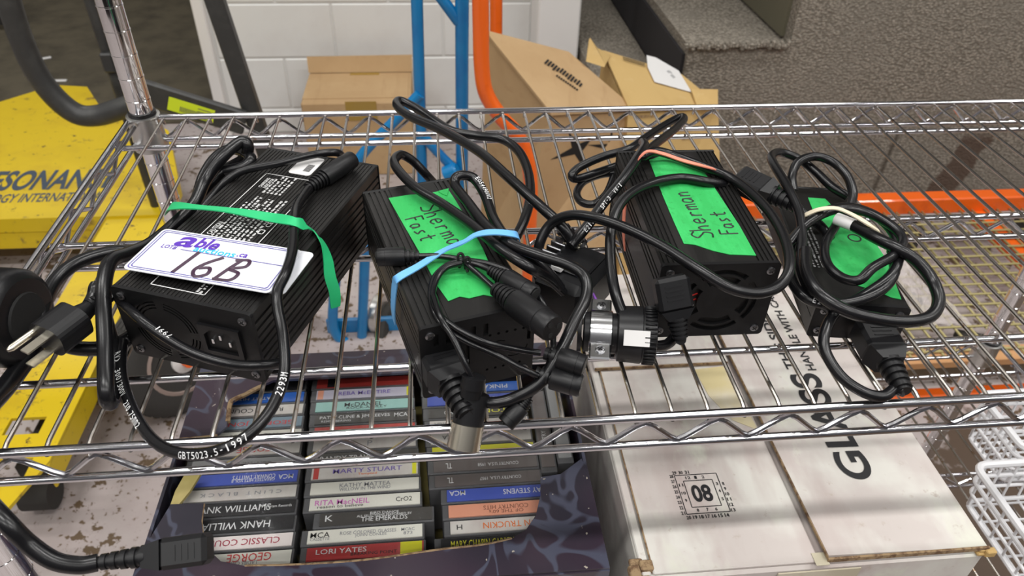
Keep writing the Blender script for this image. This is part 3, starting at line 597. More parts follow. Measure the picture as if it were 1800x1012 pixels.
MB().lathe([(0, .0040), (.0004, .0075), (.008, .0078), (.0082, .0070), (.014, .0068)], P(834, 660, .042), P(826, 700, .028) - P(834, 660, .042), 18).build('rubber_grommet', 'plug_rubber', c2_.o)
pb_ = MB().lathe([(0, .0105), (.020, .0100)], P(832, 690, .026), P(822, 745, .010) - P(832, 690, .026), 22).build('output_connector', 'plug_rubber', c2_.o); MB().lathe([(.0201, .0108), (.036, .0108), (.0365, .0098)], P(832, 690, .026), P(822, 745, .010) - P(832, 690, .026), 22).build('metal_sleeve', 'brass_steel', pb_)
MB().tube(spline([P(808, 470, .066), P(805, 450, .075), P(812, 446, .076), P(818, 462, .070), P(822, 478, .066)], 6), .0011, 6).tube(spline([P(818, 472, .066), P(817, 455, .075), P(824, 453, .075), P(828, 468, .069)], 6), .0011, 6).build('twist_tie', 'matt_black', c2_.o)
# --- charger three: plugged power cord
k3 = thing('power_cord', P(1180, 560, 0), 'black power cord looping over the charger with the salmon band', 'power cord', 'power cords of the chargers')
o3 = PY(1177, 486, .066); e3, _ = moulded(k3, o3, PY(1190, 560, .050) - o3, (0, -1, .2), .024, .016, .024, .006, .016, .0068)
a3 = [e3, P(1189, 590, .012), P(1170, 606, .014), P(1140, 604, .020), P(1108, 575, .030), P(1083, 520, .045), P(1073, 455, .058), P(1076, 395, .070), P(1097, 350, .076), P(1140, 324, .0745), P(1195, 313, .0720), P(1245, 320, .0715), P(1285, 328, .060), P(1310, 335, .030)]
cable(k3, a3, .0040, n=8)
b3 = [P(960, 500, .020), P(946, 470, .032), P(948, 430, .048), P(968, 394, .062), P(1005, 378, .074), P(1055, 385, .080), P(1110, 405, .080), P(1170, 436, .0780), P(1230, 475, .074), P(1285, 507, .068), P(1335, 515, .064), P(1372, 500, .064), P(1388, 466, .068), P(1376, 412, .072), P(1342, 360, .0725), P(1290, 316, .0725), P(1235, 292, .073), P(1180, 272, .074), P(1150, 266, .078), P(1128, 276, .078), P(1150, 255, .070), P(1185, 228, .055), P(1202, 210, .048), P(1195, 206, .044), P(1165, 222, .044), P(1130, 245, .048), P(1105, 262, .050), P(1060, 275, .045), P(1020, 293, .038), P(1005, 308, .034), P(1015, 314, .030), P(1050, 303, .030), P(1083, 292, .030)]
cable(k3, b3, .0040, n=8)
c3l = [P(1090, 305, .025), P(1060, 306, .025), P(1028, 318, .024), P(1014, 338, .022), P(1022, 355, .022), P(1045, 358, .024), P(1066, 340, .026), P(1078, 312, .026)]
cable(k3, c3l, .0036, n=8)
d3 = [P(1003, 432, .050), P(1030, 400, .058), P(1060, 358, .066), P(1095, 315, .074), P(1122, 275, .078), P(1133, 258, .076), P(1130, 250, .070)]
cable(k3, d3, .0042, n=8); cable_print(k3, d3, .10, 'E211956  SPT-3  VW-1', .0036, .0042, hint=(.3, -.6, .7))
band('rubber_band', [P(1098, 440, .010), P(1096, 400, .030), P(1100, 345, .050), P(1108, 300, .066), P(1120, 282, .0790), P(1138, 266, .086), P(1165, 270, .0855), P(1200, 282, .080), P(1245, 294, .0775), P(1278, 304, .068), P(1290, 318, .050)], c3_.vv, .0036, 'band_salmon', 'salmon pink rubber band round the charger with the fan grille', twist=lambda t: .3 * math.sin(t * 12))
# long stray loop ending in the adapter box
k5 = thing('adapter_cord', P(1000, 480, 0), 'black square adapter box with long cord loop between the finned chargers', 'adapter')
a5 = [P(1003, 418, .052), P(985, 395, .060), P(945, 358, .068), P(890, 308, .072), P(840, 265, .072), P(775, 228, .070), P(720, 204, .068), P(698, 186, .066), P(704, 177, .064), P(740, 195, .060), P(790, 228, .056), P(835, 238, .054), P(880, 244, .052), P(910, 264, .050), P(928, 300, .046), P(932, 345, .042), P(922, 385, .038), P(908, 415, .034)]
cable(k5, a5, .0043, n=8)
bo = P(1005, 500, .022); Fb = rot2(bo, math.radians(-38))
bx = MB(); bx.box((0, 0, 0), (.046, .056, .040), Fb, .006); bx.box((0, .004, .021), (.034, .036, .004), Fb, .0015); bx = bx.build('adapter_body', 'black_plastic', k5)
rl = []
for k in range(5): rl += [(.0045 * k, .0085 - .0006 * k), (.0028 + .0045 * k, .0085 - .0006 * k), (.0029 + .0045 * k, .0066 - .0006 * k), (.0044 + .0045 * k, .0066 - .0006 * k)]
pA, pB = P(1018, 436, .040), P(985, 397, .056); MB().lathe(rl, pA, pB - pA, 16).build('strain_relief', 'plug_rubber', k5)
for k in range(5): MB().box((-.020 + .0001 * k, .018 - .007 * k, .0225), (.013, .0022, .006), Fb, .0006).build('terminal', 'screw', bx)
MB().box((-.006, -.014, .0235), (.009, .007, .005), Fb, .0008).build('terminal_block', 'label_white', bx)
for k in range(7): MB().lathe([(0, .0022), (.0012, .0026), (.002, .0016)], Fb(V((-.016 + .005 * (k % 3), .016 + .005 * (k // 3), .023))), (.2 * (k % 3 - 1), .2, 1), 8).build('terminal_screw', 'brass_steel', bx)
MB().tube(spline([P(1032, 498, .035), P(1042, 515, .030), P(1053, 537, .026)], 5), .0010, 6).build('signal_lead', 'purple_wire', k5)
# clamp-on cylinder
k6 = thing('clamp_cylinder', P(1100, 590, 0), 'black ribbed cylinder with a silver clamp bracket on the deck wires', 'clamp')
q0, q1 = P(1025, 582, .020), P(1152, 590, .022); axc = (q1 - q0).normalized()
Lc = (q1 - q0).length
MB().lathe([(0, .0135), (.001, .0145), (Lc * .46, .0145), (Lc * .48, .0200), (Lc * .80, .0208), (Lc * .81, .0200), (Lc * .99, .0200), (Lc, .0185)], q0, axc, 28).build('barrel', 'black_plastic', k6)
rg = MB(); un = axc.orthogonal().normalized(); wn = axc.cross(un)
for k in range(40): a = 2 * math.pi * k / 40; rg.tube([q0 + axc * (Lc * t) + (un * math.cos(a) + wn * math.sin(a)) * .0204 for t in (.83, .985)], .0009, 5)
rg.build('grip_ribs', 'plug_rubber', k6)
cc = q0 + axc * Lc * .24; br_ = MB().lathe([(0, .0152), (.0008, .0162), (.0155, .0162), (.0163, .0152)], cc - axc * .008, axc, 24)
br_.build('clamp_band', 'bright_steel', k6)
vdir = (P(1052, 545, .024) - P(1052, 610, .020)).normalized(); vdir = (vdir - axc * vdir.dot(axc)).normalized(); nrm = axc.cross(vdir)
if nrm.z < 0: nrm = -nrm
for s in (-1, 1):
    tb = MB().box((0, 0, 0), (.0150, .015, .0030), frame(cc + vdir * s * .0215 + nrm * .004, axc, vdir, nrm), .001).build('clamp_tab', 'bright_steel', k6); screw(k6, cc + vdir * s * .0215 + nrm * .0055, nrm, .0034)
MB().lathe([(0, .0146), (.003, .0146)], q0 - axc * .004, axc, 24).build('end_cap', 'plug_rubber', k6)
tdir = (V((0, -.75, .5)) - axc * V((0, -.75, .5)).dot(axc)).normalized(); MB().box((0, 0, 0), (.018, .011, .0006), frame(q0 + axc * Lc * .72 - V((0, 0, .0)) + tdir * .0207, axc, axc.cross(tdir), tdir), .0001).build('paper_label', 'label_white', k6)
# --- charger four: coiled power cord
k4 = thing('power_cord', P(1500, 480, 0), 'black power cord coiled on top of the slim flat charger', 'power cord', 'power cords of the chargers')
e4, _ = moulded(k4, P(1528, 572, .017), P(1577, 664, .012) - P(1528, 572, .017), (0, 0, 1), .028, .020, .028, .010, .026, .0082)
a4 = [e4, P(1573, 684, .009), P(1552, 696, .008), P(1520, 690, .010), P(1480, 663, .014), P(1452, 620, .022), P(1450, 585, .030), P(1470, 548, .038), P(1520, 518, .044), P(1565, 485, .050), P(1580, 450, .054), P(1572, 412, .056), P(1540, 380, .054), P(1490, 364, .052), P(1440, 376, .048), P(1405, 410, .044), P(1388, 455, .042), P(1395, 500, .042), P(1430, 530, .042), P(1490, 532, .042), P(1545, 512, .046), P(1572, 480, .050), P(1568, 440, .052)]
cable(k4, a4, .0040, n=8)
b4 = [P(1470, 545, .040), P(1430, 520, .044), P(1408, 470, .048), P(1410, 420, .052), P(1405, 375, .058), P(1385, 330, .064), P(1362, 292, .066), P(1356, 275, .064), P(1372, 268, .060), P(1405, 280, .054), P(1435, 303, .048), P(1462, 328, .042), P(1490, 345, .038)]
cable(k4, b4, .0040, n=8)
c4 = [P(1395, 335, .046), P(1392, 310, .054), P(1402, 286, .060), P(1430, 275, .062), P(1462, 284, .060), P(1488, 308, .056), P(1499, 338, .050), P(1495, 362, .044)]
cable(k4, c4, .0040, n=8)
d4 = [P(1385, 430, .048), P(1420, 392, .056), P(1470, 368, .060), P(1520, 372, .062), P(1565, 395, .062), P(1586, 420, .060), P(1575, 445, .058), P(1535, 470, .056), P(1510, 492, .050), P(1480, 488, .046), P(1455, 465, .046), P(1450, 432, .046), P(1468, 398, .046), P(1480, 380, .044)]
cable(k4, d4, .0038, n=8)
f4 = [P(1500, 396, .058), P(1540, 418, .062), P(1580, 438, .062), P(1615, 462, .056), P(1640, 495, .048), P(1650, 530, .042), P(1635, 556, .038), P(1595, 565, .038), P(1540, 560, .042), P(1485, 545, .048), P(1440, 515, .052), P(1418, 480, .054), P(1416, 440, .055)]
cable(k4, f4, .0046, n=8); cable_print(k4, a4, .80, 'E211956', .0036, .004, hint=(0, -.7, .7))
MB().tube([P(1470, 384, .0565), P(1500, 396, .058)], .0050, 12).build('paper_sleeve', 'label_white', k4)
band('cord_band', [P(1415, 378, .056), P(1440, 368, .064), P(1470, 366, .067), P(1500, 378, .0665), P(1530, 396, .066), P(1545, 406, .062)], c4_.vv, .0045, 'band_cream', 'cream band holding the cord coil on the slim charger')
k7 = thing('cord_connector', P(1330, 330, 0), 'black appliance cord connector lying beside the salmon banded charger', 'connector')
o7 = P(1296, 313, .058); e7, _ = moulded(k7, o7, P(1370, 348, .056) - o7, (.1, -.5, 1), .022, .018, .028, .007, .024, .0075)
cable(k7, [e7, P(1415, 378, .050), P(1440, 395, .046), P(1460, 420, .042)], .0040)
#PART3
# ------------------------------------------------------------------ white carton on the lower shelf
Z2 = SZ - .415; ZT = SZ - .2
gb_ = thing('white_carton', (.59, .205, Z2), 'large worn white cardboard carton with printed top on the lower shelf', 'box')
MB().box((.5925, .2065, (Z2 + ZT - .006) / 2 + .0005), (.311, .413, ZT - .006 - Z2), None, .003).build('carton_body', 'card_white', gb_)
lf = MB().box((.5205, .205, ZT - .003), (.147, .405, .004), None, .001).build('flap', 'card_white', gb_)
MB().box((.4415, .205, ZT - .0036), (.008, .405, .003), None, .001).build('flap_hinge', 'card_white', gb_)
rf = MB().hexa([(.600, .003, ZT + .006), (.748, .003, ZT + .001), (.748, .412, ZT + .001), (.594, .412, ZT + .0062)], [(.600, .003, ZT + .002), (.748, .003, ZT - .004), (.748, .412, ZT - .004), (.594, .412, ZT + .0022)]).build('flap', 'card_white', gb_)
MB().hexa([(.5992, .0025, ZT + .0055), (.6002, .0025, ZT + .0055), (.5942, .412, ZT + .0058), (.5932, .412, ZT + .0058)], [(.5992, .0025, ZT + .002), (.6002, .0025, ZT + .002), (.5942, .412, ZT + .003), (.5932, .412, ZT + .003)]).build('corrugated_edge', 'card_edge', rf)
MB().box((.674, .0015, ZT + .0012), (.148, .002, .0045)).build('corrugated_edge', 'card_edge', rf)
bf = MB().box((.516, .329, ZT + .0015), (.152, .166, .004), None, .001).build('flap', 'card_white', gb_)
MB().box((.516, .2455, ZT + .0015), (.150, .0012, .0038)).build('corrugated_edge', 'card_edge', bf)
MB().prism([(x, y, ZT - .0009) for x, y in [(.552, .240), (.588, .243), (.592, .15), (.570, .165), (.556, .20)]], (0, 0, .0004)).build('stain_patch', 'card_stained', lf)
MB().box((.447, .205, ZT - .0009), (.0012, .38, .0008)).build('slit', 'card_edge', gb_)
tn = MB(); random.seed(5)
for k in range(9): tn.box((.437 + random.uniform(-.006, .012), .006 + random.uniform(-.008, .008), ZT - .004 + random.uniform(-.008, .004)), (random.uniform(.005, .012), random.uniform(.005, .011), random.uniform(.003, .009)), None, .001)
tn.build('torn_corner', 'card_edge', gb_)
tn = MB()
for k in range(5): tn.box((.747 + random.uniform(-.008, .003), .002 + random.uniform(-.004, .006), ZT - .003 + random.uniform(-.006, .002)), (random.uniform(.005, .010), .006, random.uniform(.003, .008)), None, .001)
tn.build('torn_corner', 'card_gold', gb_)
MB().box((.595, -.0012, ZT - .030), (.075, .0012, .040)).box((.595, .004, ZT - .0005), (.012, .012, .0008)).build('packing_tape', 'clear_tape', gb_)
rt = lambda x, y, s=1: frame((x, y, ZT + .0062 - (x - .6) / .148 * .0050), (0, 1, 0), (-1, 0, .0324), (0, 0, 1))
mb = MB(); text(mb, 'GLASS', rt(.667, .150), 0, 0, .142, .033, .0005, .022); text(mb, 'THIS SIDE UP', rt(.658, .288), 0, 0, .120, .011, .0004, .02); text(mb, 'HANDLE WITH CARE', rt(.681, .298), 0, 0, .145, .010, .0004, .015)
flatmesh(mb, 'printed_lettering', 'ink', rf)
sx0, sx1, sy0, sy1 = .4915, .5325, .0575, .1005; Fs = frame((sx0, sy0, ZT - .0010), (sx1 - sx0, 0, 0), (0, sy1 - sy0, 0), (0, 0, 1))
mb = MB()
for a0, b0, a1, b1 in ((0, 0, 1, 1), (.17, .16, .85, .84)):
    for q in (((a0 + a1) / 2, b0, a1 - a0, .018), ((a0 + a1) / 2, b1, a1 - a0, .018), (a0, (b0 + b1) / 2, .018, b1 - b0), (a1, (b0 + b1) / 2, .018, b1 - b0)): mb.box((q[0], q[1], .0003), (q[2], q[3], .0002), Fs)
st_ = [('08', .5, .5, .46, .44)] + [(t, x, .92, .06 * len(t), .08) for t, x in (('12', .30, ), ('1', .48), ('2', .66))] + [(t, .93, y, .05 * len(t), .08) for t, y in (('3', .72), ('4', .53), ('5', .32))] + [(t, x, .08, .05 * len(t), .08) for t, x in (('8', .28), ('7', .50), ('6', .70))] + [(t, .085, y, .05 * len(t), .08) for t, y in (('11', .74), ('10', .53), ('9', .34))]
st_ += [(t, .02 + .145 * k, -.085, .10, .09) for k, t in enumerate(('20', '19', '18', '17', '16', '15', '14'))] + [(t, -.075, .03 + .136 * k, .09, .085) for k, t in enumerate(('21', '22', '23', '24', '25', '26', '27', '28'))] + [(t, .02 + .15 * k, 1.07, .10, .09) for k, t in enumerate(('29', '30', '31'))] + [(t, 1.075, .03 + .136 * k, .05 * len(t), .085) for k, t in enumerate(('13', '12', '11', '10', '9', '8'))]
for t, x, y, w, h in st_: text(mb, t, Fs, x, y, w, h, .0004, .03)
flatmesh(mb, 'printed_stamp', 'ink', lf)
# ------------------------------------------------------------------ dark carton with cassettes
ZC = SZ - .205
def PC(px, py): q = P(px, py, -.205); q.y = max(.013, min(.300, q.y)); q.x = max(.012, min(.412, q.x)); return q
dc = thing('cassette_carton', (.212, .156, Z2), 'dark patterned display carton holding rows of cassettes', 'box')
for (c, s) in (((.212, .0135, (Z2 + ZC) / 2), (.400, .003, ZC - Z2 - .006)), ((.212, .2995, (Z2 + ZC) / 2), (.400, .003, ZC - Z2 - .006)), ((.0135, .1565, (Z2 + ZC) / 2), (.003, .283, ZC - Z2 - .006)), ((.4105, .1565, (Z2 + ZC) / 2), (.003, .283, ZC - Z2 - .006))): MB().box(c, s).build('side_panel', 'carton_dark', dc)
MB().box((.212, .1565, Z2 + .004), (.392, .279, .003)).build('bottom_panel', 'carton_dark', dc)
MB().box((.212, .1565, Z2 + .118), (.386, .277, .003)).build('inner_divider', 'card_inside', dc)
f1 = MB().prism([PC(*q) for q in [(300, 886), (358, 884), (354, 915), (357, 940), (366, 965), (388, 986), (430, 994), (520, 992), (640, 984), (770, 966), (850, 957), (900, 946), (925, 930), (942, 905), (950, 870), (950, 838), (985, 833), (1022, 806), (1034, 826), (1075, 1005), (1085, 1060), (150, 1060), (235, 990), (262, 948)]], (0, 0, -.003)).build('top_panel', 'carton_dark', dc)
f2 = MB().prism([PC(*q) for q in [(300, 600), (335, 668), (315, 769), (382, 763), (398, 750), (404, 708), (430, 692), (462, 676), (480, 668), (720, 654), (900, 640), (960, 636), (985, 590), (640, 590)]], (0, 0, -.003)).build('top_panel', 'carton_dark', dc)
def edge(px, parent, m_, r=.0016): MB().tube(spline([PC(*q) + V((0, 0, -.0014)) for q in px], 4), r, 6).build('torn_edge', m_, parent)
edge([(430, 994), (520, 992), (640, 984), (770, 966), (850, 957), (900, 946)], f1, 'card_edge', .0018); edge([(315, 770), (350, 767), (382, 763)], f2, 'card_edge'); edge([(400, 740), (404, 708), (412, 700), (430, 692), (445, 684), (462, 676)], f2, 'card_edge', .0026); edge([(358, 884), (354, 915), (357, 940), (366, 965)], f1, 'card_edge', .001)
MB().prism([PC(*q) + V((0, 0, -.004)) for q in [(322, 830), (352, 826), (332, 858), (312, 882), (296, 886), (306, 858)]], (0, 0, -.003)).build('torn_edge', 'card_inside', dc)
# cassettes
ZS = SZ - .2205; CL, CW, CH = .1105, .0166, .066
case_me = MB().box((0, 0, -CH / 2 - .0012), (CL, CW, CH), None, .0006).mesh('case', 'case_grey', V((0, 0, 0))); lid_me = MB().box((0, 0, .0012), (CL, CW * .97, .0012), None, .0003).mesh('clear_lid', 'clear_plastic', V((0, 0, 0)))
PAL = dict(cream=(.78, .76, .68), white=(.82, .84, .82), pink=(.80, .72, .70), black=(.02, .02, .022), blue=(.06, .10, .46), bblue=(.03, .14, .55), grey=(.30, .30, .30), slate=(.20, .28, .34), red=(.55, .06, .05), dred=(.45, .05, .05), teal=(.34, .60, .55), dgrey=(.07, .065, .06), brown=(.13, .11, .105), salmon=(.78, .34, .22), yellow=(.75, .72, .02), lilac=(.55, .52, .62), navy=(.03, .04, .12))
for k, c in PAL.items(): flat('card_' + k, c)
for k, c in dict(white=(.75, .75, .75), black=(.03, .03, .03), red=(.6, .05, .05), dred=(.36, .03, .06), grey=(.25, .25, .27), purple=(.16, .10, .42), pink=(.62, .14, .50), yellow=(.80, .76, .05), orange=(.75, .18, .03), brown=(.22, .08, .05)).items(): mat('ink_' + k, c, .5)
ncass = [0]
def cassette(x, y, colr, label, lines=(), flip=False, along='x', blocks=(), dz=0.0, group='cassettes in the dark carton'):
    t = thing('cassette', (x, y, ZS + dz - CH), label, 'cassette', group); z0 = V((x, y, ZS + dz)); rz = 0 if along == 'x' else math.pi / 2
    for nm, me in (('case', case_me), ('clear_lid', lid_me)):
        o = inst(nm, me, t, z0); o.rotation_euler.z = rz
    F = rot2(z0, rz); cdp = MB().box((.002, 0, -.0006), (CL * .93, CW * .80, .0012), F).build('title_card', 'card_' + colr, t)
    by = {}
    for tx, cx, cy, w, h, ink in lines: by.setdefault(ink, []).append((tx, cx, cy, w, h))
    for ink, ls in by.items():
        mb = MB()
        for tx, cx, cy, w, h in ls:
            sg = -1 if flip else 1; text(mb, tx, F, .002 + sg * cx * .0505, sg * cy * .0065, w * .101, h * .013, .0002, .004, flip)
        flatmesh(mb, 'title_lettering', 'ink_' + ink, cdp)
    for bxx, bw, bc_ in blocks: MB().box((.002 + bxx * .0505, 0, .0001), (bw * .101, CW * .78, .0003), F).build('colour_block', 'card_' + bc_, cdp)
    return t
def XY(colm, row): return (.083, .1992, .3175)[colm] - .0011 * row, .0557 + .0176 * row
C1 = [('cream', 'pale cream cassette with red lettering, frontmost of the left column', [('GEORGE', -.30, -.25, .38, .62, 'red'), ('LADIES CHOICE', -.15, .55, .3, .28, 'grey')], True),
      ('pink', 'pale pink cassette with dark red serif lettering, second in the left column', [('CLASSIC COUNTRY', 0, 0, .80, .50, 'dred')], True),
      ('black', 'black cassette with upside-down white lettering, third in the left column', [('HANK WILLIAMS', .12, 0, .72, .58, 'white')], True),
      ('black', 'black cassette with upright white lettering, fourth in the left column', [('HANK WILLIAMS', -.12, .1, .70, .55, 'white'), ('PolyGram Records', .68, .1, .28, .30, 'white')], False),
      ('white', 'pale cassette with widely spaced grey letters, fifth in the left column', [('C L I N T   B L A C K', 0, 0, .75, .32, 'grey')], True),
      ('blue', 'blue cassette with white lettering, sixth in the left column', [('CONWAY TWITTY\'S', -.2, -.15, .40, .40, 'white'), ('GREATEST HITS VOL II', -.2, .45, .40, .26, 'white'), ('MCA', -.80, .1, .14, .42, 'white')], True),
      ('grey', 'plain grey cassette, seventh in the left column', [('CONTEMPORARY', 0, 0, .5, .3, 'black')], True),
      ('white', 'white cassette with pale red lettering under the front rail, left column', [('GEORGE', -.2, 0, .4, .55, 'red')], True),
      ('cream', 'cream cassette with black upside-down lettering just behind the front rail', [('THE WHITES', -.1, 0, .5, .45, 'black')], True),
      ('slate', 'slate blue cassette with red lettering in the left column', [('GEORGE JONES', -.1, .0, .78, .55, 'red')], True),
      ('white', 'white cassette with black country lettering in the left column', [('RAM', -.45, 0, .16, .4, 'black'), ('COUNTRY', .42, 0, .42, .45, 'black')], True),
      ('bblue', 'bright blue cassette with small white lettering, near back of left column', [('GREATEST HITS', -.1, .1, .5, .30, 'white')], True),
      ('black', 'black cassette at the back of the left column', [], False)]
C2 = [('dred', 'red cassette with yellow end block, frontmost of the middle column', [('LORI YATES', -.42, .30, .44, .38, 'white'), ('BREAKING POINT', .15, -.35, .40, .24, 'black')], False, [(.80, .19, 'yellow')]),
      ('cream', 'cream cassette with plain black two-line title, second in the middle column', [('MCA', -.80, .25, .17, .42, 'black'), ('CASSETTE', -.80, -.4, .17, .22, 'grey'), ('ROSE COLORED GLASSES', .05, .30, .50, .28, 'grey'), ('JOHN CONLEE', .1, -.25, .28, .28, 'grey'), ('MCAC', .76, .3, .12, .25, 'grey'), ('873', .76, -.3, .08, .25, 'grey')], False),
      ('dgrey', 'black cassette shifted right, third in the middle column', [('THE EMERALDS', .15, -.35, .42, .36, 'white'), ('ALL SELECTIONS PERFORMED BY', .15, .2, .5, .20, 'white'), ('BIRD DANCE', .15, .62, .26, .2, 'white'), ('K', -.85, .15, .07, .5, 'white')], False),
      ('cream', 'cream cassette with pink lettering, fourth in the middle column', [('RITA MacNEIL', -.42, .15, .50, .45, 'pink'), ('reason to believe', -.45, -.55, .42, .25, 'black'), ('CrO2', .72, 0, .15, .4, 'black')], False),
      ('cream', 'cream cassette with grey serif lettering, fifth in the middle column', [('KATHY MATTEA', .0, .3, .48, .36, 'grey'), ('WILLOW IN THE WIND', .0, -.4, .48, .28, 'grey')], False),
      ('white', 'white cassette with purple lettering and rainbow end blocks in the middle column', [('MARTY STUART', .05, .25, .66, .42, 'purple'), ('Tempted', .05, -.5, .18, .25, 'orange')], False, [(-.93, .05, 'red'), (.95, .04, 'yellow')]),
      ('dgrey', 'dark grey cassette with bold white lettering under the front rail, middle column', [('RANDY TRAVIS', -.35, 0, .52, .48, 'white')], False),
      ('white', 'white cassette just behind the front rail in the middle column', [('P', .1, .0, .05, .5, 'grey')], False),
      ('red', 'plain orange-red cassette in the middle column', [('H', .7, 0, .04, .35, 'dred')], False),
      ('dgrey', 'dark cassette with long white title between red and teal ones', [('PATSY CLINE & JIM REEVES', -.20, .2, .72, .42, 'white'), ('REMEMBERING', -.58, -.5, .3, .22, 'white'), ('MCA', .75, .2, .14, .42, 'white')], False),
      ('teal', 'pale teal cassette in the middle column', [('McDANIEL', -.02, .2, .40, .45, 'black'), ('ROCK-A-BILLY', .05, -.5, .42, .25, 'black')], False),
      ('lilac', 'pale lilac cassette with purple lettering in the middle column', [('REBA McENTIRE', .0, .1, .55, .42, 'purple')], False, [(-.93, .06, 'salmon'), (.95, .05, 'yellow')]),
      ('red', 'crimson cassette at the back of the middle column', [], False, [(-.70, .09, 'black')])]
C3 = [('black', 'black cassette with tall yellow lettering, frontmost of the right column', [('MARY-CHAPIN CARPENTER', -.18, 0, .66, .58, 'yellow'), ('Come On Come On', .72, 0, .24, .40, 'white')], False),
      ('white', 'white cassette with red serif lettering, second in the right column', [('KEEP ON TRUCKIN', -.28, 0, .70, .50, 'orange'), ('H', .85, 0, .05, .4, 'black')], True),
      ('salmon', 'salmon cassette with brown lettering in the right column', [('COUNTRY HITS', -.05, -.25, .42, .36, 'brown'), ('OF THE 60\'s', -.05, .5, .32, .28, 'brown')], True),
      ('blue', 'deep blue cassette with white lettering in the right column', [('RAY STEVENS', -.45, -.1, .40, .45, 'white'), ('MCA', .82, -.35, .15, .42, 'white')], True),
      ('brown', 'grey-brown cassette, nearer of the matching pair in the right column', [('COUNTRY U.S.A. 1957', -.25, 0, .40, .28, 'white'), ('TL', .72, 0, .06, .5, 'white')], True),
      ('brown', 'grey-brown cassette, farther of the matching pair in the right column', [('COUNTRY U.S.A. 1958', -.25, .1, .40, .30, 'white'), ('TL', .72, 0, .06, .5, 'white')], True),
      ('yellow', 'bright yellow cassette under the front rail in the right column', [], False),
      ('white', 'white cassette with small black label name in front of the metal plug', [('RCA', .65, -.2, .14, .40, 'black')], True),
      ('white', 'white cassette behind the metal plug in the right column', [('RCA', .80, -.2, .12, .40, 'black'), ('HANK SNOW', -.3, .1, .45, .42, 'grey')], True),
      ('dgrey', 'dark cassette with yellow lettering under the second charger', [('TONI', -.35, 0, .3, .45, 'yellow'), ('OHO', .55, 0, .14, .4, 'white')], True, [(.1, .9, 'dgrey')]),
      ('blue', 'blue cassette under the front of the second charger', [('GREATEST', .5, 0, .3, .35, 'white')], False),
      ('bblue', 'sky blue cassette with white lettering at the back of right column', [('PINKARD', -.35, 0, .4, .45, 'white')], True)]
for ci, CC in enumerate((C1, C2, C3)):
    for ri, d in enumerate(CC):
        x, y = XY(ci, ri)
        if ci == 1 and ri == 2: x += .010
        if ci == 2 and 1 <= ri <= 3: x += .010
        blk = d[4] if len(d) > 4 else ()
        if d[1].startswith('dark cassette with yellow'): blk = ()
        cassette(x, y, d[0], d[1], d[2], d[3], blocks=blk)
for j, (x, y, c, lb, tx) in enumerate([(.3765, .185, 'brown', 'grey-brown cassette turned lengthwise beside the yellow one', 'COUNTRY'), (.3945, .195, 'grey', 'pale grey cassette turned lengthwise against the carton wall', '')]):
    cassette(x, y, c, lb, [(tx, -.4, 0, .3, .35, 'white')] if tx else [], False, 'y')
# ------------------------------------------------------------------ white wire baskets on the lower shelf
def basket(x0, x1, y0, y1, zb, zt, label):
    t = thing('wire_basket', ((x0 + x1) / 2, (y0 + y1) / 2, zb), label, 'basket', 'white wire baskets'); r = .012
    def loop(z, ins, rr): 
        pts = [V((cx + sx * r, cy + sy * r, z)) for cx, cy, sx, sy in ()]; out = []
        for cx, cy, a0 in ((x1 - ins - r, y0 + ins + r, -90), (x1 - ins - r, y1 - ins - r, 0), (x0 + ins + r, y1 - ins - r, 90), (x0 + ins + r, y0 + ins + r, 180)):
            for k in range(5): a = math.radians(a0 + 90 * k / 4); out.append((cx + r * math.cos(a), cy + r * math.sin(a), z))
        return MB().tube(out, rr, 8, True)
    loop(zt, 0, .0048).build('rim', 'basket_white', t); loop(zt - .02, .002, .0028).build('hoop', 'basket_white', t); loop((zb + zt) / 2 - .006, .004, .0022).build('hoop', 'basket_white', t); loop(zb + .005, .008, .003).build('hoop', 'basket_white', t)
    n = 9; wm = MB().tube([(0, y0 + .001, zt), (0, y0 + .008, zb + .003), (0, y1 - .008, zb + .003), (0, y1 - .001, zt)], .0018, 6).mesh('basket_wire', 'basket_white', V((0, 0, 0))); 
    for k in range(n): inst('basket_wire', wm, t, (x0 + .014 + (x1 - x0 - .028) * k / (n - 1), 0, 0))
    wm = MB().tube([(x0 + .001, 0, zt), (x0 + .008, 0, zb + .0035), (x1 - .008, 0, zb + .0035), (x1 - .001, 0, zt)], .0018, 6).mesh('basket_wire', 'basket_white', V((0, 0, 0)))
    for k in range(8): inst('basket_wire', wm, t, (0, y0 + .014 + (y1 - y0 - .028) * k / 7, 0))
basket(.918, 1.120, .0, .195, Z2 + .003, SZ - .345, 'white coated wire basket standing nearest beside the white carton')
basket(.985, 1.135, .205, .300, Z2 + .003, SZ - .335, 'white coated wire basket farther back on the lower shelf')
# ------------------------------------------------------------------ things beyond the shelving
def pipe(parent, pts, r, m_, name='tube', n=6, sides=14): return MB().tube(spline(pts, n), r, sides).build(name, m_, parent)
def py(pts, Y): return [PY(a, b_, Y) for a, b_ in pts]
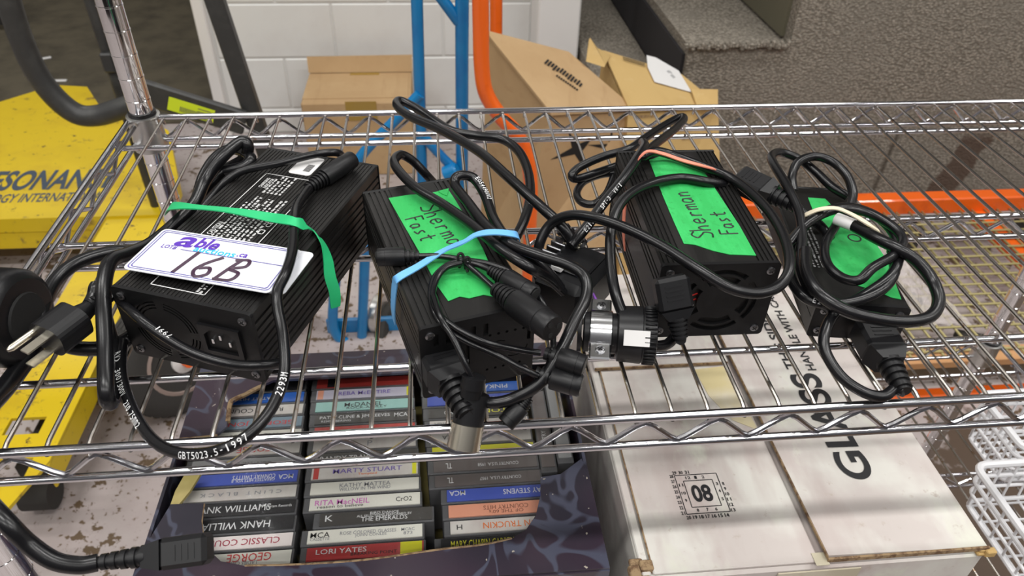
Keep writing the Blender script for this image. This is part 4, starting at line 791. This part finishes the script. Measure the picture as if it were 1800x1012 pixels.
# blue hand truck
Yb = 1.22
bt = thing('hand_truck', (.1, Yb, 0), 'blue tubular hand truck standing behind the shelf', 'hand truck')
A0, A1 = PY(734, 40, Yb), PY(742, 300, Yb); B0, B1 = PY(812, 40, Yb), PY(812, 300, Yb)
down = lambda a, c, z: a + (c - a) * ((z - a.z) / (c.z - a.z))
MB().tube([down(A0, A1, 1.6), down(A0, A1, .06)], .0125, 14).build('upright', 'paint_blue', bt); MB().tube([down(B0, B1, 1.6), down(B0, B1, .06)], .0145, 14).build('upright', 'paint_blue', bt)
pipe(bt, py([(738, 165), (690, 216), (648, 258), (622, 292)], Yb - .01), .012, 'paint_blue', 'brace'); pipe(bt, py([(742, 236), (770, 268), (798, 296)], Yb - .01), .011, 'paint_blue', 'brace'); pipe(bt, py([(760, -25), (782, 5), (806, 38)], Yb), .012, 'paint_blue', 'brace')
MB().lathe([(0, .016), (.002, .019), (.03, .019), (.034, .014)], PY(782, 306, Yb - .02), V((1, -.2, .5)), 18).build('clamp_knob', 'paint_blue', bt)
pipe(bt, [PY(622, 292, Yb - .01), PY(603, 360, Yb - .01), PY(592, 470, Yb - .01), PY(585, 555, Yb - .01), PY(590, 585, Yb - .01), PY(606, 600, Yb - .01), PY(640, 604, Yb - .01), PY(720, 600, Yb - .01), PY(760, 597, Yb - .01)], .0135, 'paint_blue', 'frame_loop')
MB().tube([PY(642, 430, Yb), PY(636, 604, Yb)], .0135, 14).build('frame_bar', 'paint_blue', bt)
MB().box(PY(640, 570, Yb + .02), (.20, .012, .05), None, .004).build('cross_plate', 'paint_blue', bt)
MB().lathe([(0, .05), (.004, .055), (.02, .055), (.024, .05)], PY(658, 548, Yb + .05) , V((.9, -.3, 0)), 24).build('wheel_rim', 'collar_zinc', bt); MB().lathe([(0, .06), (.006, .075), (.03, .075), (.036, .06)], PY(672, 575, Yb + .06), V((.9, -.3, 0)), 26).build('wheel_tyre', 'tyre', bt)
# orange hand truck
Yo = 1.13
ot = thing('hand_truck', (.42, Yo, 0), 'orange bent-tube hand truck standing beside the blue one', 'hand truck')
op = py([(844, -60), (845, 40), (847, 120), (855, 165), (880, 205), (908, 236), (926, 275), (933, 330), (931, 400), (930, 470)], Yo); op.append(V((op[-1].x - .01, Yo, .03)))
pipe(ot, op, .0165, 'paint_orange', 'upright'); op2 = py([(872, -60), (872, 60)], 1.78); MB().tube([op2[0], down(op2[0], op2[1], .04)], .018, 14).build('upright', 'paint_orange', ot)
pipe(ot, [V((op[-1].x - .10, Yo - .03, .03)), V((op[-1].x, Yo - .03, .03)), V((op[-1].x + .14, Yo - .03, .03))], .015, 'paint_orange', 'foot_bar')
# cardboard boxes
w1 = thing('cardboard_box', (.0, 2.24, 0), 'plain tan cardboard box with taped top against the block wall', 'box', 'cardboard boxes by the wall'); zb = .281
MB().box((.005, 2.24, zb / 2), (.372, .285, zb), None, .004).build('box_body', 'card_tan', w1)
MB().hexa([(-.185, 2.375, zb + .055), (.195, 2.375, zb + .058), (.195, 2.379, zb + .058), (-.185, 2.379, zb + .055)], [(-.183, 2.352, zb + .004), (.193, 2.352, zb + .004), (.193, 2.356, zb + .004), (-.183, 2.356, zb + .004)]).build('flap', 'card_tan', w1)
MB().box((.0, 2.24, zb + .0012), (.36, .215, .002), None, .0006).build('flap', 'card_tan', w1); MB().box((.02, 2.0965, zb - .03), (.105, .001, .07)).build('packing_tape', 'pack_tape', w1); MB().box((.02, 2.34, zb + .0026), (.105, .02, .001)).build('packing_tape', 'pack_tape', w1)
w2 = thing('cardboard_box', (.55, 1.45, 0), 'tilted tan carton with black print leaning behind the orange truck', 'box', 'cardboard boxes by the wall')
def on_plane(px, py_, a, b_, c): n = (b_ - a).cross(c - a).normalized(); d = ray(px, py_); return CAM + d * ((a - CAM).dot(n) / d.dot(n))
tA, tB, tD = PY(857, 55, 1.60), PY(998, 95, 1.66), PY(972, 196, 1.36); tC = on_plane(1108, 190, tA, tB, tD)
bot = [V((tA.x - .02, 1.62, .01)), V((tB.x, 1.70, .01)), V((tC.x - .03, 1.38, .01)), V((tD.x - .16, 1.30, .01))]
dn = V((0, 0, -.012))
MB().hexa([tA + dn, tB + dn, tC + dn, tD + dn], bot).build('box_body', 'card_tan', w2); fl2 = MB().hexa([tA + V((-.008, 0, .004)), tB + V((.004, .01, .003)), tC + V((.01, -.005, .002)), tD + V((-.006, -.015, .003))], [tA + V((-.008, 0, -.003)), tB + V((.004, .01, -.004)), tC + V((.01, -.005, -.005)), tD + V((-.006, -.015, -.004))]).build('flap', 'card_tan', w2)
ex = (tB - tA).normalized(); ey = ((tA - tD) - ex * (tA - tD).dot(ex)).normalized(); ez = ex.cross(ey); Fw = frame((tA + tB + tC + tD) / 4 + ez * .0045, ex, ey, ez); mb = MB()
Fw2 = frame(on_plane(990, 132, tA, tB, tD) + ez * .0065, (ex * .78 - ey * .62).normalized(), (ey * .78 + ex * .62).normalized(), ez); rnd = random.Random(3)
for k in range(13): mb.box((-.055 + .009 * k, rnd.uniform(-.004, .004), .0), (.0055, rnd.uniform(.02, .034), .0006), Fw2)
for k in range(10): mb.box((-.01 + .007 * k, -.034, .0), (.005, .008, .0006), Fw2)
mb.build('printed_marking', 'ink', fl2)['kind'] = 'stuff'
nf = (tC - tD).cross(bot[3] - tD).normalized(); nf = nf if nf.y < 0 else -nf
for cx, cy, sz, rr in ((1012, 262, 26, .3), (1072, 258, 20, .9)):          # black patches on the front, for the dark inside ragged holes
    MB().prism([on_plane(cx + sz * (1.5 if k % 2 else .35) * math.cos(k * .785 + rr) * (.8 + .5 * (k % 3 == 0)), cy + sz * (1.5 if k % 2 else .35) * math.sin(k * .785 + rr), tD, tC, bot[3]) + nf * .0004 for k in range(8)], nf * .0012).build('painted_hole', 'matt_black', w2)
w3 = thing('cardboard_box', (.95, 1.6, 0), 'golden cardboard box with white shipping label beside the carpeted stairs', 'box', 'cardboard boxes by the wall')
gA, gB, gD = PY(1060, 90, 1.72), PY(1198, 132, 1.74), PY(1105, 192, 1.50); gC = on_plane(1264, 185, gA, gB, gD)
bo3 = [V((gA.x - .02, 1.74, .01)), V((gB.x + .02, 1.76, .01)), V((gC.x + .05, 1.50, .01)), V((gD.x, 1.36, .01))]
MB().hexa([gA + dn, gB + dn, gC + dn, gD + dn], bo3).build('box_body', 'card_gold', w3); fl3 = MB().hexa([gA + V((0, 0, .003)), gB + V((0, 0, .003)), gC + V((.0, -.01, .003)), gD + V((0, -.01, .003))], [gA + V((0, 0, -.004)), gB + V((0, 0, -.004)), gC + V((0, -.01, -.004)), gD + V((0, -.01, -.004))]).build('flap', 'card_gold', w3)
MB().prism([PY(1030, 108, 1.62), PY(1035, 70, 1.66), PY(1048, 88, 1.68), PY(1072, 100, 1.70), PY(1062, 118, 1.62)], (.004, .006, .004)).build('torn_flap', 'card_gold', w3)
MB().hexa([PY(1215, 156, 1.66), PY(1262, 157, 1.66), PY(1262, 185, 1.60), PY(1225, 186, 1.60)], [q + V((0, 0, -.006)) for q in (PY(1215, 156, 1.66), PY(1262, 157, 1.66), PY(1262, 185, 1.60), PY(1225, 186, 1.60))]).build('flap', 'card_gold', w3)
ex3 = (gB - gA).normalized(); n3 = (gB - gA).cross(gA - gD).normalized(); n3 = n3 if n3.z > 0 else -n3; ey3 = n3.cross(ex3)
def onp(px, py_): d = ray(px, py_); return CAM + d * ((gA - CAM).dot(n3) / d.dot(n3)) + n3 * .008
lab = [onp(*q) for q in [(1134, 101), (1150, 105), (1190, 128), (1213, 166), (1148, 148), (1136, 122)]]
sl = MB().prism(lab, n3 * .0008).build('shipping_label', 'label_white', fl3); mb = MB(); FL = frame(onp(1176, 133) + n3 * .0014, (onp(1200, 150) - onp(1165, 118)).normalized(), n3.cross((onp(1200, 150) - onp(1165, 118)).normalized()), n3)
for k in range(5): mb.box((-.01 + .005 * (k % 3), .004 - .008 * (k // 3), 0), (.0045, .006, .0005), FL)
mb.box((.012, -.004, 0), (.014, .012, .0005), FL); mb.build('label_print', 'print_grey', sl); mb = MB(); FF = frame(onp(1110, 110) + n3 * .0005, ex3, ey3, n3)
for k in range(14): mb.box((-.03 + .0052 * k, 0, 0), (.0036, .006, .0004), FF)
for k in range(14): mb.box((-.03 + .0052 * k, -.009, 0), (.0036, .004, .0004), FF)
o = mb.build('printed_marking', 'ink', fl3); o['kind'] = 'stuff'
nf = (gC - gD).cross(bo3[3] - gD).normalized(); nf = nf if nf.y < 0 else -nf; mb = MB(); rnd = random.Random(8)
for px, py_, n, hh_ in ((1118, 205, 12, .009), (1150, 222, 9, .012), (1195, 228, 8, .012), (1200, 242, 6, .014)):
    q = on_plane(px, py_, gD, gC, bo3[3]); xx = (gC - gD).normalized(); F = frame(q + nf * .001, xx, nf.cross(xx), nf)
    for k in range(n): mb.box((.0065 * k, 0, 0), (.0042 * rnd.uniform(.5, 1), hh_ * rnd.uniform(.8, 1), .0006), F)
mb.build('printed_marking', 'card_edge', w3)['kind'] = 'stuff'
# pallet jack
pj = thing('pallet_jack', (-.8, 1.4, 0), 'yellow pallet jack with worn lettering on the floor at left', 'pallet jack')
yf, zf = 1.55, .20
top = [V((-1.36, yf, zf)), V((-.50, yf, zf)), V((-.505, 1.72, zf + .005)), V((-.62, 2.06, zf + .01)), V((-.74, 2.17, zf + .012)), V((-.90, 2.25, zf + .014)), V((-1.0, 2.42, zf + .016)), V((-1.12, 2.44, zf + .016)), V((-1.36, 2.20, zf + .012))]
MB().prism(top, (0, 0, -.045)).build('deck_plate', 'paint_yellow', pj)
MB().box((-.935, yf + .012, zf - .075), (.87, .018, .06), None, .004).build('front_lip', 'paint_yellow', pj)
Fork = lambda cx: frame((cx, 0, zf - .012), (1, 0, 0), (0, 1, 0), (0, 0, 1))
for cx in (-.580, -1.19):
    F = Fork(cx); MB().plate([(-.083, 1.62), (-.083, .68), (-.05, .575), (.05, .575), (.083, .68), (.083, 1.62)], [rect(0, .66, .10, .06), rect(-.0, .775, .07, .045)], .008, F).build('fork_plate', 'paint_yellow', pj)
    for sx in (-1, 1): MB().box((cx + sx * .080, 1.14, zf - .042), (.006, .95, .06), None, .002).build('fork_side', 'paint_yellow', pj)
    MB().lathe([(0, .036), (.06, .036)], (cx - .03, .72, zf - .155), (1, 0, 0), 18).build('load_roller', 'tyre', pj); MB().box((cx, .80, zf - .10), (.05, .16, .06), None, .006).build('roller_link', 'tyre', pj)
MB().lathe([(0, .07), (.01, .09), (.05, .09), (.06, .07)], (-.96, 2.25, .092), (1, 0, 0), 22).build('steer_wheel', 'tyre', pj)
Ft = frame((-.925, 1.757, zf + .0045), (1, 0, 0), (0, 1, .02), (0, 0, 1)); mb = MB(); text(mb, 'RESONANCE', Ft, .03, .0, .40, .115, .001, .03); text(mb, 'TECHNOLOGY INTERNATIONAL', Ft, .0, -.100, .46, .048, .001, .015); flatmesh(mb, 'painted_lettering', 'yellow_print', pj)
# dark tubular frame
fr_ = thing('tube_trolley', (-.4, 1.52, 0), 'dark grey tubular trolley frame with lime label behind the chrome post', 'trolley'); Yf = 1.5
pipe(fr_, py([(0, -60), (18, 10), (40, 75), (66, 130), (98, 172), (135, 200), (172, 203), (215, 190), (252, 178)], Yf), .0265, 'dark_frame', 'bent_handle')
a, c = PY(378, 0, Yf + .03), PY(462, 250, Yf + .03); dr = (c - a).normalized(); ux = V((1, 0, 0)) - dr * dr.x; ux.normalize(); Fb_ = frame(down(a, c, .5), ux, dr.cross(ux), dr); MB().box((0, 0, 0), (.044, .03, 1.5), frame((down(a, c, 1.4) + down(a, c, .02)) / 2, ux, dr.cross(ux), dr), .003).build('side_bar', 'dark_frame', fr_)
a, c = PY(258, 150, Yf), PY(420, 200, Yf); dr = (c - a).normalized(); up_ = V((0, 0, 1)); nn_ = dr.cross(up_).normalized(); up_ = nn_.cross(dr); Fa = frame((a + c) / 2 - up_ * .02, dr, nn_, up_)
MB().box((0, 0, 0), ((c - a).length + .04, .02, .065), Fa, .004).build('flat_arm', 'dark_frame', fr_); MB().box((.0, .0108, -.004), (.11, .001, .036), Fa).build('lime_label', 'label_lime', fr_)
mb = MB(); 
for k in range(12): mb.box((-.025 + .004 * k, (.0117), -.01), (.002, .0006, .014), Fa)
for k in range(4): mb.box((.03, .0117, .006 - .008 * k), (.03, .0006, .002), Fa)
mb.build('label_print', 'panel_olive', fr_)
a, c = PY(158, 0, Yf + .1), PY(216, 180, Yf + .1); MB().tube([down(a, c, 1.4), down(a, c, .03)], .014, 12).build('upright', 'dark_frame', fr_); MB().box(PY(192, 108, Yf + .09), (.03, .03, .05), None, .004).build('bracket', 'dark_frame', fr_)
# wheel on the floor behind
wc, wx = V((-.36, 1.02, .150)), V((.74, -.66, .12)).normalized()
wl = thing('treaded_wheel', (wc.x, wc.y, 0), 'black treaded rubber wheel with pale hub standing on the floor', 'wheel')
ty = MB().lathe([(-.045, .085), (-.047, .11), (-.040, .138), (-.028, .149), (.028, .149), (.040, .138), (.047, .11), (.045, .085)], wc, wx, 40).build('tyre', 'tyre', wl); un = wx.orthogonal().normalized(); wn = wx.cross(un); tr_ = MB()
for k in range(44):
    a = 2 * math.pi * k / 44; q = un * math.cos(a) + wn * math.sin(a)
    for s in (-.020, -.006, .008, .022): tr_.box((0, 0, 0), (.011, .014, .004), frame(wc + q * .1495 + wx * s, wx, q.cross(wx), q))
tr_.build('tread_block', 'tyre', ty)['kind'] = 'stuff'
MB().lathe([(0, .088), (.006, .090), (.008, .082), (-.01, .072), (-.016, .04), (-.014, .02)], wc + wx * .040, wx, 32).build('rim', 'rim_pink', wl); MB().lathe([(0, .036), (.024, .032), (.030, .018)], wc + wx * .026, wx, 20).build('hub', 'teal_hub', wl); MB().lathe([(0, .014), (.016, .013)], wc + wx * .052, wx, 14).build('axle_nut', 'paint_orange', wl)
MB().hexa([(-.22, 1.16, .12), (-.13, 1.18, .13), (-.06, 1.30, .03), (-.17, 1.30, .012)], [(-.22, 1.163, .116), (-.13, 1.184, .126), (-.06, 1.304, .026), (-.17, 1.304, .006)]).build('white_board', 'white_board', None, 'white board scrap propped on the floor beside the blue truck', 'board')
# orange framed mesh platform at right
mc = thing('mesh_platform', (1.7, 1.2, 0), 'low orange-framed platform with wire mesh deck behind the shelf', 'platform'); x0, x1, y0, y1, zd = 1.12, 2.6, .86, 1.55, .15
MB().box(((x0 + x1) / 2, y1, zd + .012), (x1 - x0, .05, .055), None, .004).build('frame_beam', 'paint_orange', mc); MB().box(((x0 + x1) / 2, y0 + .02, .016), (x1 - x0, .03, .026), None, .004).build('frame_beam', 'paint_orange', mc)
MB().box((1.98, (y0 + y1) / 2, zd - .03), (.05, y1 - y0 - .05, .045), None, .004).build('frame_beam', 'paint_orange', mc); MB().box((x0 + .02, (y0 + y1) / 2, zd - .03), (.04, y1 - y0 - .05, .045), None, .004).build('frame_beam', 'paint_orange', mc)
MB().box(((x0 + x1) / 2, y0 + .035, zd - .018), (x1 - x0, .05, .022), None, .002).build('wooden_batten', 'wood_pale', mc); MB().box(((x0 + x1) / 2, y0 + .05, .09), (x1 - x0 - .02, .008, .09)).build('side_board', 'panel_olive', mc)
for k in range(4): MB().box((x0 + .25 + .4 * k, y1 - .02, .05), (.06, .06, .1), None, .004).build('leg', 'dark_frame', mc)
wm = MB().tube([(x0 + .01, 0, zd), (x1 - .01, 0, zd)], .0034, 6).mesh('mesh_wire', 'mesh_wire', V((0, 0, 0)))
for k in range(16): inst('mesh_wire', wm, mc, (0, y0 + .04 + .042 * k, 0))
wm = MB().tube([(0, y0 + .02, zd - .005), (0, y1 - .01, zd - .005)], .0034, 6).mesh('mesh_wire', 'mesh_wire', V((0, 0, 0)))
for k in range(35): inst('mesh_wire', wm, mc, (x0 + .03 + .042 * k, 0, 0))
rnd = random.Random(12); vs = []; nxx, nyy = 26, 18
for j in range(nyy):
    for i in range(nxx):
        u, v = i / (nxx - 1) - .5, j / (nyy - 1) - .5; e = max(0, 1 - (u * u + v * v) * 3.6); vs.append(V((1.44 + u * .34 + rnd.uniform(-.008, .008), 1.19 + v * .40 + rnd.uniform(-.008, .008), zd + .004 + e * .085 * (.7 + .5 * rnd.random()))))
MB().add(vs, [(j * nxx + i, j * nxx + i + 1, (j + 1) * nxx + i + 1, (j + 1) * nxx + i) for j in range(nyy - 1) for i in range(nxx - 1)], False).build('plastic_wrap', 'plastic_film', None, 'crumpled clear plastic wrap lying on the mesh platform', 'plastic wrap')
for j, (x, y, a) in enumerate([(1.60, 1.22, .3), (1.72, 1.05, -.4), (1.53, 1.0, .7)]): MB().box((0, 0, 0), (.11, .045, .03), rot2((x, y, zd - .117), a), .006).build('dark_offcut', 'tyre', None, ('longest black rubber scrap under the mesh deck', 'black rubber scrap under the mesh deck near the post', 'black rubber scrap under the mesh deck near the slim charger')[j], 'scrap', 'rubber scraps under the mesh deck')
# left edge: wooden post, caster beyond the doorway
MB().box((-1.44, 2.30, .30), (.07, .07, .60), None, .004).build('wooden_post', 'wood', None, 'short brown wooden post at the left edge behind the pallet jack', 'post')
cs = thing('caster', (-1.95, 3.75, 0), 'green bracketed black caster on the dark floor beyond the doorway', 'caster'); MB().lathe([(-.03, .05), (-.025, .09), (.025, .09), (.03, .05)], (-1.90, 3.74, .092), (.5, -.8, 0), 22).build('wheel', 'tyre', cs); MB().hexa([(-2.05, 3.70, .26), (-1.86, 3.66, .26), (-1.86, 3.78, .26), (-2.05, 3.80, .26)], [(-1.97, 3.67, .10), (-1.90, 3.66, .10), (-1.90, 3.70, .10), (-1.97, 3.70, .10)]).build('bracket', 'green_plastic', cs)
for j, (px, py_) in enumerate([(105, 142), (78, 103)]): q = P(px, py_, -.99); MB().box((0, 0, 0), (.06, .02, .006), rot2((q.x, q.y, .011), .5 * j), .004).build('paper_scrap', 'label_white', None, ('white paper scrap on the dark floor nearest the pallet jack', 'white paper scrap on the dark floor beyond the bent tube')[j], 'scrap', 'paper scraps')
# black cylinder over the left rail, loose connector in front of the shelf
cy = thing('black_canister', P(20, 575, 0), 'black cylindrical canister end at the left edge of the shelf', 'canister'); d0, d1 = P(48, 560, .0345), P(-80, 552, .0345)
MB().lathe([(0, .028), (.002, .032), (.005, .0340), (.010, .0345), (.20, .0345)], d0, d1 - d0, 30).build('barrel', 'black_plastic', cy)
MB().lathe([(-.0015, .018), (.0005, .019)], d0, d1 - d0, 24).build('end_cap', 'matt_black', cy)
cable(cy, [P(62, 612, .008), P(40, 640, .008), P(10, 680, .010), P(-30, 720, .020), P(-90, 760, .03)], .0065, name='lead')
cc_ = thing('hanging_connector', P(300, 975, 0), 'black cord connector hanging in front of the shelf at lower left', 'connector')
D = lambda px, py_, d: CAM + ray(px, py_) * d
o9 = D(370, 962, .43); e9, _ = moulded(cc_, o9, D(160, 990, .425) - o9, (0, -.6, .8), .0175, .0165, .027, .010, .028, .0058)
cable(cc_, [e9, D(140, 993, .422), D(95, 985, .418), D(50, 955, .415), D(10, 915, .41), D(-40, 860, .42), D(-90, 800, .45), D(-120, 760, .48)], .0052)
